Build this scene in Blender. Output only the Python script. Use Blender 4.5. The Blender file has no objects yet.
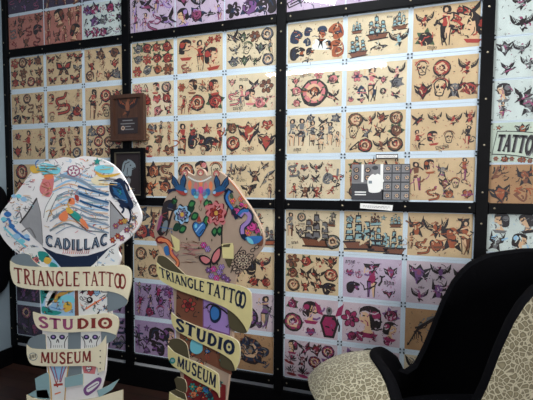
import bpy, bmesh, math, random
import numpy as np
from mathutils import Vector

# ------------------------------------------------------------------ camera, world, lights
sc = bpy.context.scene
COL = sc.collection
sc.view_settings.view_transform = 'Standard'
sc.view_settings.look = 'None'
sc.view_settings.exposure = 0.0
sc.view_settings.gamma = 1.0
sc.view_settings.use_curve_mapping = False

CAM = np.array([.8369, -2.7168, 1.5514])
YAW, PIT, ROL, FPX, SH = -.3323, -.059, .0074, 420.0, 13.76
_f = np.array([math.sin(YAW)*math.cos(PIT), math.cos(YAW)*math.cos(PIT), math.sin(PIT)])
_r0 = np.array([math.cos(YAW), -math.sin(YAW), 0.0])
_u0 = np.cross(_r0, _f)
_r = math.cos(ROL)*_r0 + math.sin(ROL)*_u0
_u = -math.sin(ROL)*_r0 + math.cos(ROL)*_u0
from mathutils import Matrix
cd = bpy.data.cameras.new('camera')
cam = bpy.data.objects.new('camera', cd)
COL.objects.link(cam)
cam.matrix_world = Matrix(((_r[0], _u[0], -_f[0], CAM[0]), (_r[1], _u[1], -_f[1], CAM[1]),
                           (_r[2], _u[2], -_f[2], CAM[2]), (0, 0, 0, 1)))
cd.sensor_fit = 'HORIZONTAL'; cd.sensor_width = 36.0
cd.lens = FPX/533*36.0
cd.shift_y = SH/533
cd.clip_start = 0.02
sc.camera = cam

w = bpy.data.worlds.new('room_ambient'); sc.world = w; w.use_nodes = True
w.node_tree.nodes['Background'].inputs[0].default_value = (.78, .86, 1.0, 1)
w.node_tree.nodes['Background'].inputs[1].default_value = 0.34

def area(name, loc, target, size, size_y, power, color):
    ld = bpy.data.lights.new(name, 'AREA'); ld.shape = 'RECTANGLE'
    ld.size = size; ld.size_y = size_y; ld.energy = power; ld.color = color
    o = bpy.data.objects.new(name, ld); COL.objects.link(o); o.location = loc
    d = Vector(target)-Vector(loc); o.rotation_euler = d.to_track_quat('-Z', 'Y').to_euler()
    return o
TUBE_STRENGTH = 58.0
area('overhead_fill', (.2, -1.6, 3.9), (.0, -1.5, 0), 2.4, .4, 105, (.93, .97, 1.0))  # unseen soft source added to light the wall and figures from above

area('front_fill_right', (3.4, -3.6, 2.3), (-.6, -.7, 1.1), 1.0, 1.4, 125, (1.0, .97, .94))  # unseen fill light added to brighten the fronts of the cut-out figures

def ray(px, py):
    return _f + _r*(px-266.5)/FPX - _u*(py-200-SH)/FPX
def on_y(px, py, Y=0.0):
    d = ray(px, py); return CAM + d*(Y-CAM[1])/d[1]
def on_x(px, py, X):
    d = ray(px, py); return CAM + d*(X-CAM[0])/d[0]

# ------------------------------------------------------------------ materials
def lin(c):
    return tuple(((v/255)/12.92 if v/255 <= .04045 else ((v/255+.055)/1.055)**2.4) for v in c)+(1,)
MATS = {}
def mat(name, rgb, rough=.6, spec=.3, metal=0.0, noise=0.0, nscale=8.0, sheen=0.0):
    if name in MATS: return MATS[name]
    m = bpy.data.materials.new(name); m.use_nodes = True
    nt = m.node_tree; b = nt.nodes['Principled BSDF']
    b.inputs['Roughness'].default_value = rough
    b.inputs['Specular IOR Level'].default_value = spec
    b.inputs['Metallic'].default_value = metal
    b.inputs['Sheen Weight'].default_value = sheen
    c = lin(rgb)
    if noise > 0:
        tc = nt.nodes.new('ShaderNodeTexCoord'); n = nt.nodes.new('ShaderNodeTexNoise')
        n.inputs['Scale'].default_value = nscale; n.inputs['Detail'].default_value = 5
        r = nt.nodes.new('ShaderNodeValToRGB')
        r.color_ramp.elements[0].position = .3; r.color_ramp.elements[1].position = .7
        r.color_ramp.elements[0].color = tuple(v*(1-noise) for v in c[:3])+(1,)
        r.color_ramp.elements[1].color = tuple(min(1, v*(1+noise*.6)) for v in c[:3])+(1,)
        nt.links.new(tc.outputs['Object'], n.inputs['Vector'])
        nt.links.new(n.outputs['Fac'], r.inputs['Fac'])
        nt.links.new(r.outputs['Color'], b.inputs['Base Color'])
    else:
        b.inputs['Base Color'].default_value = c
    MATS[name] = m
    return m
INK = dict(
    ink=(42, 34, 36), navy=(38, 52, 78), red=(164, 62, 54), pink=(205, 120, 122), brown=(120, 74, 54),
    rust=(158, 82, 50), green=(70, 88, 62), yellow=(212, 170, 70), orange=(226, 128, 84), purple=(120, 78, 130),
    mag=(150, 44, 88), skin=(216, 176, 140), grey=(112, 110, 112), blue=(54, 112, 176), cyan=(120, 200, 214),
    white=(226, 226, 222), teal=(40, 140, 132), lilac=(160, 130, 190), hot=(214, 74, 150), wave=(128, 146, 164),
    cream=(228, 216, 182), olive=(84, 76, 54), slate=(118, 130, 136), gold=(196, 152, 72), dred=(120, 30, 34),
    tealgrey=(140, 172, 176), dnavy=(24, 36, 62), letter=(132, 48, 44), plum=(150, 74, 110), paleblue=(150, 190, 220), leaf=(60, 130, 70), leafd=(26, 62, 46), sblue=(34, 84, 128), pgrey=(122, 122, 124), dgrey=(62, 62, 66))
for k, v in INK.items(): mat('paint_'+k, v, rough=.55)
TINT = dict(T=(214, 189, 152), L=(218, 199, 168), P=(198, 178, 198), Q=(206, 186, 194), W=(206, 214, 210),
            R=(184, 120, 108), B=(176, 136, 100), K=(209, 180, 142), G=(196, 206, 190), V=(168, 142, 176), D=(74, 64, 84))  # D is the darkest paper tint
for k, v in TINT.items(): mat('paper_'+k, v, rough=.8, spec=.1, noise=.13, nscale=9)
mat('paper_white', (210, 221, 232), rough=.8, spec=.1)
mat('black_paint', (6, 6, 8), rough=.5, spec=.1, noise=.3, nscale=20)
mat('screw_steel', (150, 140, 120), rough=.35, metal=.8)
mat('pin_black', (14, 14, 20), rough=.4)

def node_mat(name):
    m = bpy.data.materials.new(name); m.use_nodes = True; MATS[name] = m
    return m, m.node_tree, m.node_tree.nodes['Principled BSDF']

# clear acrylic
m = bpy.data.materials.new('clear_acrylic'); m.use_nodes = True; nt = m.node_tree; nt.nodes.clear()
out = nt.nodes.new('ShaderNodeOutputMaterial'); mx = nt.nodes.new('ShaderNodeMixShader')
tr = nt.nodes.new('ShaderNodeBsdfTransparent'); gl = nt.nodes.new('ShaderNodeBsdfGlossy'); fr = nt.nodes.new('ShaderNodeLayerWeight')
tr.inputs[0].default_value = (.97, .98, .98, 1); gl.inputs['Roughness'].default_value = .03; pw_ = nt.nodes.new('ShaderNodeMath'); pw_.operation = 'POWER'; pw_.inputs[1].default_value = 5; ma_ = nt.nodes.new('ShaderNodeMath'); ma_.operation = 'MULTIPLY_ADD'; ma_.inputs[1].default_value = .96; ma_.inputs[2].default_value = .03; nt.links.new(fr.outputs['Facing'], pw_.inputs[0]); nt.links.new(pw_.outputs[0], ma_.inputs[0])
nt.links.new(ma_.outputs[0], mx.inputs[0]); nt.links.new(tr.outputs[0], mx.inputs[1]); nt.links.new(gl.outputs[0], mx.inputs[2])
nt.links.new(mx.outputs[0], out.inputs[0]); MATS['clear_acrylic'] = m

# leopard plush
m, nt, b = node_mat('leopard_plush')
tc = nt.nodes.new('ShaderNodeTexCoord'); nz = nt.nodes.new('ShaderNodeTexNoise'); nz.inputs['Scale'].default_value = 14
ad = nt.nodes.new('ShaderNodeMixRGB'); ad.blend_type = 'ADD'; ad.inputs[0].default_value = .035
vo = nt.nodes.new('ShaderNodeTexVoronoi'); vo.feature = 'DISTANCE_TO_EDGE'; vo.inputs['Scale'].default_value = 50
rp = nt.nodes.new('ShaderNodeValToRGB'); e = rp.color_ramp.elements
e[0].position = .03; e[0].color = lin((160, 154, 130)); e[1].position = .13; e[1].color = lin((84, 76, 56))
x = e.new(.28); x.color = lin((104, 96, 72)); x = e.new(.42); x.color = lin((116, 108, 84))
nt.links.new(tc.outputs['Object'], nz.inputs['Vector']); nt.links.new(tc.outputs['Object'], ad.inputs[1]); nt.links.new(nz.outputs['Color'], ad.inputs[2])
nt.links.new(ad.outputs[0], vo.inputs['Vector']); nt.links.new(vo.outputs['Distance'], rp.inputs['Fac']); nt.links.new(rp.outputs[0], b.inputs['Base Color'])
b.inputs['Roughness'].default_value = .85; b.inputs['Sheen Weight'].default_value = .2
mat('black_velvet', (7, 7, 10), rough=.8, spec=.06, noise=.3, nscale=5)

# floor boards
m, nt, b = node_mat('dark_floor_boards')
tc = nt.nodes.new('ShaderNodeTexCoord'); br = nt.nodes.new('ShaderNodeTexBrick'); nz = nt.nodes.new('ShaderNodeTexNoise')
br.inputs['Scale'].default_value = 1.0; br.inputs['Brick Width'].default_value = 1.4; br.inputs['Row Height'].default_value = .12
br.inputs['Mortar Size'].default_value = .004
br.inputs['Color1'].default_value = lin((62, 38, 30)); br.inputs['Color2'].default_value = lin((48, 30, 25)); br.inputs['Mortar'].default_value = lin((16, 10, 8))
nz.inputs['Scale'].default_value = 12; mm = nt.nodes.new('ShaderNodeMixRGB'); mm.blend_type = 'MULTIPLY'; mm.inputs[0].default_value = .5
nt.links.new(tc.outputs['Object'], br.inputs['Vector']); nt.links.new(tc.outputs['Object'], nz.inputs['Vector'])
nt.links.new(br.outputs['Color'], mm.inputs[1]); nt.links.new(nz.outputs['Color'], mm.inputs[2]); nt.links.new(mm.outputs[0], b.inputs['Base Color'])
b.inputs['Roughness'].default_value = .45

# stained wood
m, nt, b = node_mat('walnut_wood')
tc = nt.nodes.new('ShaderNodeTexCoord'); mp = nt.nodes.new('ShaderNodeMapping'); mp.inputs['Scale'].default_value = (30, 30, 3)
nz = nt.nodes.new('ShaderNodeTexNoise'); nz.inputs['Scale'].default_value = 2; rp = nt.nodes.new('ShaderNodeValToRGB')
rp.color_ramp.elements[0].color = lin((38, 22, 15)); rp.color_ramp.elements[1].color = lin((84, 52, 36))
nt.links.new(tc.outputs['Object'], mp.inputs[0]); nt.links.new(mp.outputs[0], nz.inputs['Vector']); nt.links.new(nz.outputs['Fac'], rp.inputs[0]); nt.links.new(rp.outputs[0], b.inputs['Base Color'])
b.inputs['Roughness'].default_value = .4

m = bpy.data.materials.new('glowing_tube'); m.use_nodes = True; nt = m.node_tree; nt.nodes.clear()
out = nt.nodes.new('ShaderNodeOutputMaterial'); em = nt.nodes.new('ShaderNodeEmission')
em.inputs[0].default_value = (.93, .97, 1, 1); em.inputs[1].default_value = TUBE_STRENGTH
nt.links.new(em.outputs[0], out.inputs[0]); MATS['glowing_tube'] = m

mat('wall_grey', (126, 140, 148), rough=.8, noise=.06, nscale=3)
mat('wall_white', (214, 218, 222), rough=.8, noise=.04, nscale=3)
mat('ceiling_dark', (70, 70, 74), rough=.9)

# ------------------------------------------------------------------ helpers
def link(name, verts, faces, mats, fmat=None, parent=None, smooth=False):
    me = bpy.data.meshes.new(name)
    me.from_pydata([tuple(map(float, v)) for v in verts], [], faces)
    for mn in mats: me.materials.append(MATS[mn])
    if fmat: me.polygons.foreach_set('material_index', fmat)
    if smooth: me.polygons.foreach_set('use_smooth', [True]*len(faces))
    me.update()
    o = bpy.data.objects.new(name, me); COL.objects.link(o)
    if parent: o.parent = parent
    return o
def tag(o, label, cat, group=None, kind=None):
    o['label'] = label; o['category'] = cat
    if group: o['group'] = group
    if kind: o['kind'] = kind
    return o
def struct(o, label=None):
    o['kind'] = 'structure'
    if label: o['label'] = label
    return o
def empty(name, loc, rz=0.0):
    o = bpy.data.objects.new(name, None); o.empty_display_size = .1
    COL.objects.link(o); o.location = tuple(map(float, loc)); o.rotation_euler = (0, 0, rz)
    return o
def boxgeo(x0, x1, y0, y1, z0, z1):
    v = [(x0, y0, z0), (x1, y0, z0), (x1, y1, z0), (x0, y1, z0), (x0, y0, z1), (x1, y0, z1), (x1, y1, z1), (x0, y1, z1)]
    return v, [(0, 3, 2, 1), (4, 5, 6, 7), (0, 1, 5, 4), (1, 2, 6, 5), (2, 3, 7, 6), (3, 0, 4, 7)]
def box(name, b, mn, parent=None, bev=0.0):
    v, f = boxgeo(*b); o = link(name, v, f, [mn], parent=parent)
    if bev:
        md = o.modifiers.new('bevel', 'BEVEL'); md.width = bev; md.segments = 2
    return o
def cyl_between(name, a, b, r, mn, n=12, parent=None):
    a = Vector(a); b = Vector(b); d = (b-a).normalized()
    s = d.orthogonal().normalized(); t = d.cross(s); V = []; F = []
    for P in (a, b):
        for i in range(n):
            q = 2*math.pi*i/n; V.append(P+s*r*math.cos(q)+t*r*math.sin(q))
    for i in range(n): F.append((i, (i+1) % n, n+(i+1) % n, n+i))
    F.append(tuple(range(n))[::-1]); F.append(tuple(range(n, 2*n)))
    return link(name, V, F, [mn], parent=parent, smooth=False)

class Art:
    """flat painted shapes on a board: local x right, z up, front towards -y"""
    def __init__(s): s.V = []; s.F = []; s.M = []; s.names = []
    def mi(s, n):
        if n not in s.names: s.names.append(n)
        return s.names.index(n)
    def poly(s, pts, mn, y):
        if len(pts) < 3: return
        a = sum(pts[i][0]*pts[(i+1) % len(pts)][1]-pts[(i+1) % len(pts)][0]*pts[i][1] for i in range(len(pts)))
        if abs(a) < 1e-9: return
        if a < 0: pts = pts[::-1]
        n = len(s.V); s.V += [(p[0], y, p[1]) for p in pts]
        s.F.append(tuple(range(n, n+len(pts)))); s.M.append(s.mi(mn))
    def slab(s, pts, mn, y0, y1, edge=None):
        """extruded outline, front at y0 (nearer the viewer), back at y1"""
        a = sum(pts[i][0]*pts[(i+1) % len(pts)][1]-pts[(i+1) % len(pts)][0]*pts[i][1] for i in range(len(pts)))
        if a < 0: pts = pts[::-1]
        n = len(s.V); k = len(pts)
        s.V += [(p[0], y0, p[1]) for p in pts]+[(p[0], y1, p[1]) for p in pts]
        s.F.append(tuple(range(n, n+k))); s.M.append(s.mi(mn))
        s.F.append(tuple(range(n+2*k-1, n+k-1, -1))); s.M.append(s.mi(edge or mn))
        for i in range(k):
            j = (i+1) % k; s.F.append((n+j, n+i, n+k+i, n+k+j)); s.M.append(s.mi(edge or mn))
    def build(s, name, parent=None):
        return link(name, s.V, s.F, s.names, s.M, parent)

def smooth_closed(p, k=4):
    o = []; n = len(p)
    for i in range(n):
        a, b, c, d = p[i-1], p[i], p[(i+1) % n], p[(i+2) % n]
        for j in range(k):
            t = j/k
            o.append(tuple(.5*((2*b[q])+(-a[q]+c[q])*t+(2*a[q]-5*b[q]+4*c[q]-d[q])*t*t+(-a[q]+3*b[q]-3*c[q]+d[q])*t**3) for q in (0, 1)))
    return o
def smooth_open(p, k=4):
    o = []; n = len(p)
    for i in range(n-1):
        a, b, c, d = p[max(i-1, 0)], p[i], p[i+1], p[min(i+2, n-1)]
        for j in range(k):
            t = j/k
            o.append(tuple(.5*((2*b[q])+(-a[q]+c[q])*t+(2*a[q]-5*b[q]+4*c[q]-d[q])*t*t+(-a[q]+3*b[q]-3*c[q]+d[q])*t**3) for q in (0, 1)))
    o.append(p[-1]); return o
def strip(pts, w, taper=0.0):
    L = []; R = []; n = len(pts)
    for i in range(n):
        a = pts[max(i-1, 0)]; b = pts[min(i+1, n-1)]
        dx, dy = b[0]-a[0], b[1]-a[1]; l = math.hypot(dx, dy) or 1
        ww = w*(1-taper*i/(n-1))/2
        L.append((pts[i][0]-dy/l*ww, pts[i][1]+dx/l*ww)); R.append((pts[i][0]+dy/l*ww, pts[i][1]-dx/l*ww))
    return L+R[::-1]
def arc(cx, cy, rx, ry, a0, a1, n=8):
    return [(cx+rx*math.cos(math.radians(a0+(a1-a0)*i/n)), cy+ry*math.sin(math.radians(a0+(a1-a0)*i/n))) for i in range(n+1)]
def ell(cx, cy, rx, ry, n=12, wob=0, rnd=None, rot=0):
    o = []; c, s = math.cos(rot), math.sin(rot)
    for i in range(n):
        q = 2*math.pi*i/n; k = 1+(rnd.uniform(-wob, wob) if rnd else 0)
        x, y = rx*k*math.cos(q), ry*k*math.sin(q); o.append((cx+x*c-y*s, cy+x*s+y*c))
    return o
def starp(cx, cy, r1, r2, n=5, a=90):
    return [(cx+(r1 if i % 2 == 0 else r2)*math.cos(math.radians(a+180*i/n)), cy+(r1 if i % 2 == 0 else r2)*math.sin(math.radians(a+180*i/n))) for i in range(2*n)]

# ------------------------------------------------------------------ tattoo motifs, unit box centred on 0; colours a, b are accents
def M_rose(r):
    o = []
    for q in (200, 320, 80, 140, 20):
        if r.random() < .8:
            c, s = math.cos(math.radians(q)), math.sin(math.radians(q))
            o.append(('c', [(c*.2, s*.2), (c*.36-s*.12, s*.36+c*.12), (c*.56, s*.56), (c*.36+s*.12, s*.36-c*.12)]))
    o += [('ink', ell(0, 0, .37, .36, 12, .12, r)), ('a', ell(0, 0, .32, .31, 12, .12, r))]
    for k in range(4):
        q = r.uniform(0, 360); o.append(('ink', strip(arc(0, 0, .13+.05*k, .13+.05*k, q, q+130, 5), .04)))
    o.append(('ink', ell(0, .02, .07, .06, 6)))
    return o
def M_flower(r):
    o = []
    for k in range(6):
        q = k*60+r.uniform(-8, 8); c, s = math.cos(math.radians(q)), math.sin(math.radians(q))
        o += [('ink', ell(c*.27, s*.27, .2, .15, 8, 0, None, math.radians(q))), ('a', ell(c*.27, s*.27, .16, .11, 8, 0, None, math.radians(q)))]
    return o+[('b', ell(0, 0, .13, .13, 8))]
def M_swallow(r):
    return [('ink', [(-.05, .1), (-.5, .5), (-.42, .15), (-.2, -.05), (-.5, -.4), (-.2, -.28), (-.15, -.5), (.05, -.2), (.3, -.12), (.48, .02), (.3, .08), (.4, .42), (.2, .3)]),
            ('b', [(-.1, -.12), (-.3, -.3), (.02, -.2), (.26, -.08), (.36, 0), (.22, .02)]), ('a', ell(.24, 0, .1, .06, 7))]
def M_eagle(r):
    w1 = [(-.04, .06), (-.28, .2), (-.5, .42), (-.46, .14), (-.4, .02), (-.3, -.06), (-.16, -.12), (-.05, -.1)]
    w2 = [(-x, y) for x, y in w1]
    o = [('ink', w1), ('ink', w2), ('a', ell(0, -.02, .1, .2, 8)), ('b', ell(.05, .2, .07, .06, 7)), ('ink', [(-.1, -.2), (0, -.45), (.12, -.2)]), ('a', [(-.12, -.22), (-.24, -.36), (-.02, -.28)])]
    for k in range(3):
        for sg in (-1, 1): o.append(('bg', strip([(sg*(.12+.09*k), .02+.03*k), (sg*(.22+.09*k), .12+.09*k)], .02)))
    return o
def M_butterfly(r):
    o = []
    for sg in (-1, 1):
        o += [('ink', [(0, .02), (sg*.2, .3), (sg*.5, .36), (sg*.44, .02), (sg*.25, -.06), (sg*.36, -.34), (sg*.14, -.3), (0, -.08)]),
              ('a', [(sg*.07, .05), (sg*.22, .23), (sg*.4, .27), (sg*.35, .06)]), ('b', [(sg*.08, -.06), (sg*.24, -.1), (sg*.27, -.26), (sg*.15, -.22)])]
    return o+[('ink', ell(0, 0, .04, .24, 8))]
def M_ship(r):
    o = [('b', [(-.4, -.28), (.42, -.24), (.3, -.46), (-.3, -.46)]), ('ink', strip([(-.42, -.27), (.46, -.22)], .05)), ('ink', strip([(-.4, -.46), (.4, -.46)], .05))]
    for x, h in ((-.24, .55), (0, .8), (.22, .6)):
        o.append(('ink', strip([(x, -.28), (x, -.28+h)], .025)))
        for k in range(3):
            y = -.22+k*h*.29; wd = .13-.02*k
            o += [('ink', [(x-wd, y), (x+wd*.9, y), (x+wd*.8, y+h*.26), (x-wd*.75, y+h*.26)]), ('a', [(x-wd*.7, y+.02), (x+wd*.6, y+.03), (x+wd*.5, y+h*.2), (x-wd*.5, y+h*.2)])]
    return o
def M_skull(r):
    return [('ink', smooth_closed([(-.3, .1), (-.2, .4), (.1, .44), (.32, .2), (.24, -.08), (.18, -.36), (-.16, -.38), (-.22, -.08)], 2)),
            ('bg', smooth_closed([(-.25, .1), (-.17, .34), (.1, .38), (.26, .18), (.18, -.08), (.13, -.3), (-.12, -.32), (-.17, -.08)], 2)),
            ('ink', ell(-.09, .06, .08, .08, 7)), ('ink', ell(.12, .06, .08, .08, 7)), ('ink', [(-.02, -.1), (.06, -.1), (.02, 0)]), ('ink', strip([(-.1, -.2), (.12, -.2)], .04)), ('a', strip(arc(0, .1, .4, .4, 20, 160, 6), .07))]
def M_pinup(r):
    s = r.choice((-1, 1))
    return [('ink', smooth_closed([(-.08*s, .5), (.08*s, .48), (.1*s, .34), (-.08*s, .34)], 2)), ('skin', ell(.01, .4, .045, .06, 7)),
            ('a', [(-.1, .32), (.1, .32), (.07, .12), (.13, -.02), (-.12, -.02), (-.07, .12)]), ('ink', strip([(-.1, .3), (-.2*s, .14), (-.08*s, .04)], .04)), ('skin', strip([(.1, .3), (.22*s, .22), (.2*s, .42)], .045)),
            ('skin', [(-.12, -.02), (.02, -.02), (-.02*s, -.25), (-.06*s, -.46), (-.11*s, -.46), (-.1, -.22)]), ('b', [(0, -.02), (.13, -.02), (.1, -.25), (.08*s+.02, -.48), (.03*s, -.48), (.02, -.2)]),
            ('ink', strip([(-.13, -.02), (.13, -.02)], .04)), ('ink', strip([(.12, -.03), (.1, -.24), (.05, -.47)], .025)), ('ink', strip([(-.12, -.03), (-.1, -.24), (-.1, -.47)], .025))]
def M_lady(r):
    return [('ink', smooth_closed([(-.36, .1), (-.3, .38), (0, .48), (.26, .36), (.24, .12), (.05, -.05), (-.12, -.2), (-.34, -.14)], 2)),
            ('skin', [(.02, .3), (.22, .26), (.27, .08), (.22, -.04), (.08, -.1), (.1, -.26), (.24, -.36), (-.2, -.36), (-.08, -.2), (-.04, .05)]),
            ('a', ell(-.2, .22, .13, .13, 8, .15, r)), ('a', [(-.3, -.34), (.32, -.34), (.2, -.48), (-.2, -.48)]), ('ink', strip([(.1, .16), (.2, .16)], .035)), ('b', strip([(.14, -.02), (.22, .0)], .04))]
def M_heart(r):
    h = [(0, -.4), (-.34, -.02), (-.36, .24), (-.2, .36), (0, .2), (.2, .36), (.36, .24), (.34, -.02)]
    return [('ink', smooth_closed(h, 2)), ('a', [(x*.8, y*.8) for x, y in smooth_closed(h, 2)]), ('b', [(-.45, -.06), (.45, .06), (.45, -.1), (-.45, -.2)]), ('ink', strip([(-.4, -.1), (.4, 0)], .03))]
def M_anchor(r):
    return [('a', strip([(0, .3), (0, -.4)], .09)), ('a', strip(arc(0, -.05, .3, .36, 200, 340, 7), .09)), ('a', strip([(-.18, .2), (.18, .2)], .07)), ('ink', strip(arc(0, .38, .08, .08, 0, 350, 8), .05)),
            ('ink', [(-.4, -.12), (-.2, -.14), (-.3, .02)]), ('ink', [(.4, -.12), (.2, -.14), (.3, .02)])]
def M_dagger(r):
    return [('ink', [(-.06, .1), (.06, .1), (0, -.5)]), ('grey', [(-.02, .08), (.03, .08), (0, -.4)]), ('a', strip([(-.2, .12), (.2, .12)], .07)), ('b', strip([(0, .12), (0, .45)], .09)), ('ink', strip(smooth_open([(-.2, .0), (.16, -.1), (-.14, -.22), (.12, -.34)], 3), .06))]
def M_snake(r):
    p = smooth_open([(-.3, -.4), (.25, -.35), (.3, -.1), (-.2, -.05), (-.3, .2), (.1, .25), (.2, .42)], 4)
    return [('ink', strip(p, .15)), ('a', strip(p, .08)), ('b', ell(.22, .42, .09, .06, 7))]
def M_panther(r):
    return [('ink', smooth_closed([(-.45, -.1), (-.4, .25), (-.1, .4), (.2, .34), (.45, .22), (.46, .08), (.2, .04), (.42, -.1), (.36, -.24), (.1, -.16), (-.1, -.4), (-.36, -.36)], 2)),
            ('a', [(.12, .02), (.4, .1), (.34, -.1), (.14, -.08)]), ('bg', ell(.12, .2, .05, .03, 6)), ('navy', strip([(-.3, -.1), (-.2, .22), (.05, .28)], .05))]
def M_star(r): return [('ink', starp(0, 0, .45, .2)), ('a', starp(0, 0, .34, .14))]
def M_ball(r): return [('ink', ell(0, 0, .36, .36, 14)), ('bg', ell(-.04, .06, .15, .15, 9)), ('ink', ell(-.04, .06, .06, .06, 6))]
def M_spade(r): return [('navy', smooth_closed([(0, .45), (-.34, 0), (-.2, -.25), (0, -.1), (.2, -.25), (.34, 0)], 2)), ('navy', [(-.14, -.45), (.14, -.45), (0, -.1)]), ('bg', starp(0, .04, .14, .06)), ('a', strip([(-.4, -.2), (.4, -.05)], .07))]
def M_medal(r):
    o = [('ink', ell(0, 0, .46, .44, 16, .05, r)), ('a', ell(0, .02, .38, .36, 14)), ('skin', ell(0, .02, .27, .27, 12, .15, r)), ('ink', ell(0, .04, .18, .17, 9, .2, r)), ('b', ell(.02, .02, .12, .13, 8, .2, r)), ('bg', starp(0, 0, .1, .05))]
    for k in range(8):
        q = math.radians(45*k+20); o.append(('c', strip([(.28*math.cos(q), .02+.28*math.sin(q)), (.42*math.cos(q), .02+.4*math.sin(q))], .05)))
    return o
def M_shark(r): return [('ink', smooth_closed([(-.5, -.02), (-.3, .06), (-.05, .1), (.02, .26), (.1, .1), (.36, .08), (.5, .0), (.3, -.08), (.05, -.1), (-.05, -.24), (-.12, -.08), (-.38, -.04), (-.5, -.2)], 1)), ('grey', [(-.3, .02), (.4, .03), (.3, -.04), (-.2, -.03)])]
def M_sailor(r):
    return [('b', smooth_closed([(-.2, .3), (-.1, .48), (.14, .46), (.2, .3)], 2)), ('rust', ell(0, .16, .15, .17, 9)), ('white', [(-.3, -.05), (.3, -.05), (.36, -.46), (-.36, -.46)]), ('ink', [(-.2, -.02), (0, -.2), (.2, -.02), (.06, -.12), (.1, -.46), (0, -.22), (-.12, -.44), (-.06, -.14)]), ('ink', strip([(-.2, .28), (.2, .28)], .05))]
def M_animal(r):
    return [('a', smooth_closed([(-.4, -.3), (-.38, .12), (-.2, .38), (.1, .4), (.38, .2), (.42, -.02), (.2, -.12), (.16, -.4), (-.1, -.44)], 2)), ('ink', ell(.12, .12, .05, .04, 6)), ('ink', strip([(.2, -.06), (.4, 0)], .05)),
            ('ink', strip([(-.32, -.2), (-.2, .2), (.06, .3)], .05)), ('ink', strip([(-.1, -.36), (-.05, 0)], .04)), ('ink', [(-.2, .34), (-.14, .5), (-.04, .38)])]
def M_crest(r):
    return [('ink', [(-.45, .34), (-.15, .2), (0, .42), (.15, .2), (.45, .34), (.36, -.06), (.16, -.2), (0, -.46), (-.16, -.2), (-.36, -.06)]), ('a', [(-.2, .12), (0, .26), (.2, .12), (.14, -.12), (0, -.3), (-.14, -.12)]),
            ('b', ell(0, .04, .09, .09, 8)), ('bg', strip([(-.38, .2), (-.24, .04)], .04)), ('bg', strip([(.38, .2), (.24, .04)], .04))]
def M_devil(r):
    return [('ink', [(-.3, .5), (-.2, .2), (.2, .2), (.3, .5), (.3, 0), (.14, -.1), (.26, -.46), (0, -.3), (-.26, -.46), (-.14, -.1), (-.3, 0)]), ('a', ell(0, .06, .16, .18, 9)), ('a', [(-.12, -.14), (.12, -.14), (.06, -.36), (-.06, -.36)]), ('bg', ell(-.06, .1, .03, .03, 5)), ('bg', ell(.06, .1, .03, .03, 5)), ('b', strip([(.2, .1), (.44, .26)], .07))]
def M_coffin(r):
    return [('ink', [(-.14, -.5), (.14, -.5), (.26, -.1), (.16, .14), (-.16, .14), (-.26, -.1)]), ('a', [(-.09, -.44), (.09, -.44), (.19, -.1), (.11, .08), (-.11, .08), (-.19, -.1)]), ('grey', ell(0, .24, .09, .12, 8)),
            ('a', [(-.16, .1), (-.34, .16), (-.4, .48), (-.24, .34)]), ('a', [(.16, .1), (.34, .16), (.4, .48), (.24, .34)]), ('ink', ell(0, .26, .04, .05, 6))]
def M_palm(r):
    o = [('b', smooth_closed([(-.4, -.3), (0, -.2), (.4, -.3), (.2, -.42), (-.2, -.42)], 2))]
    for k in range(7):
        q = math.radians(15+25*k); o.append(('ink', [(0, -.15), (.42*math.cos(q)-.05*math.sin(q), -.1+.42*math.sin(q)), (.5*math.cos(q), -.12+.5*math.sin(q)), (.3*math.cos(q)+.09*math.sin(q), -.15+.3*math.sin(q)-.04)]))
    return o
def M_bat(r): return [('ink', [(0, .1), (-.1, .2), (-.5, .24), (-.4, .0), (-.2, -.05), (0, -.4), (.2, -.05), (.4, 0), (.5, .24), (.1, .2)]), ('a', [(0, .08), (-.16, .08), (0, -.25), (.16, .08)]), ('b', ell(0, .1, .07, .07, 7))]
def M_squig(r):
    p = smooth_open([(r.uniform(-.4, .4), r.uniform(-.4, .4)) for _ in range(4)], 3)
    return [(r.choice(('ink', 'a', 'ink')), strip(p, .1, .5)), ('a', ell(r.uniform(-.3, .3), r.uniform(-.3, .3), .1, .08, 6))]
def M_banner(r): return [('ink', [(-.48, .1), (.44, .16), (.48, -.1), (-.44, -.16)]), ('bg', [(-.42, .06), (.4, .11), (.42, -.06), (-.4, -.1)]), ('ink', strip([(-.34, -.02), (.34, .03)], .06))]
def M_wing(r):
    o = []
    for k in range(7):
        o.append(('ink', strip(smooth_open([(-.48+.02*k, .36-.02*k), (-.2+.05*k, .3-.06*k), (.05+.06*k, .1-.1*k), (.1+.05*k, -.3-.02*k)], 3), .045, .5)))
    return o+[('grey', [(-.46, .38), (-.1, .3), (.1, .05), (-.1, .16)])]
def M_tree(r): return [('brown', strip([(0, -.45), (0, .4)], .1)), ('ink', strip([(-.3, .1), (0, -.1), (.3, .2)], .05))]
def M_text(r):
    o = []
    for k in range(4):
        x = -.4+.24*k; o += [('ink', strip([(x, -.16), (x+.03, .16)], .07)), ('ink', strip([(x, .13), (x+.14, .14)], .06)), ('ink', strip([(x+.13, .14), (x+.12, -.16)], .05))]
    return o
MOT = {k[2:]: v for k, v in list(globals().items()) if k.startswith('M_')}

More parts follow.
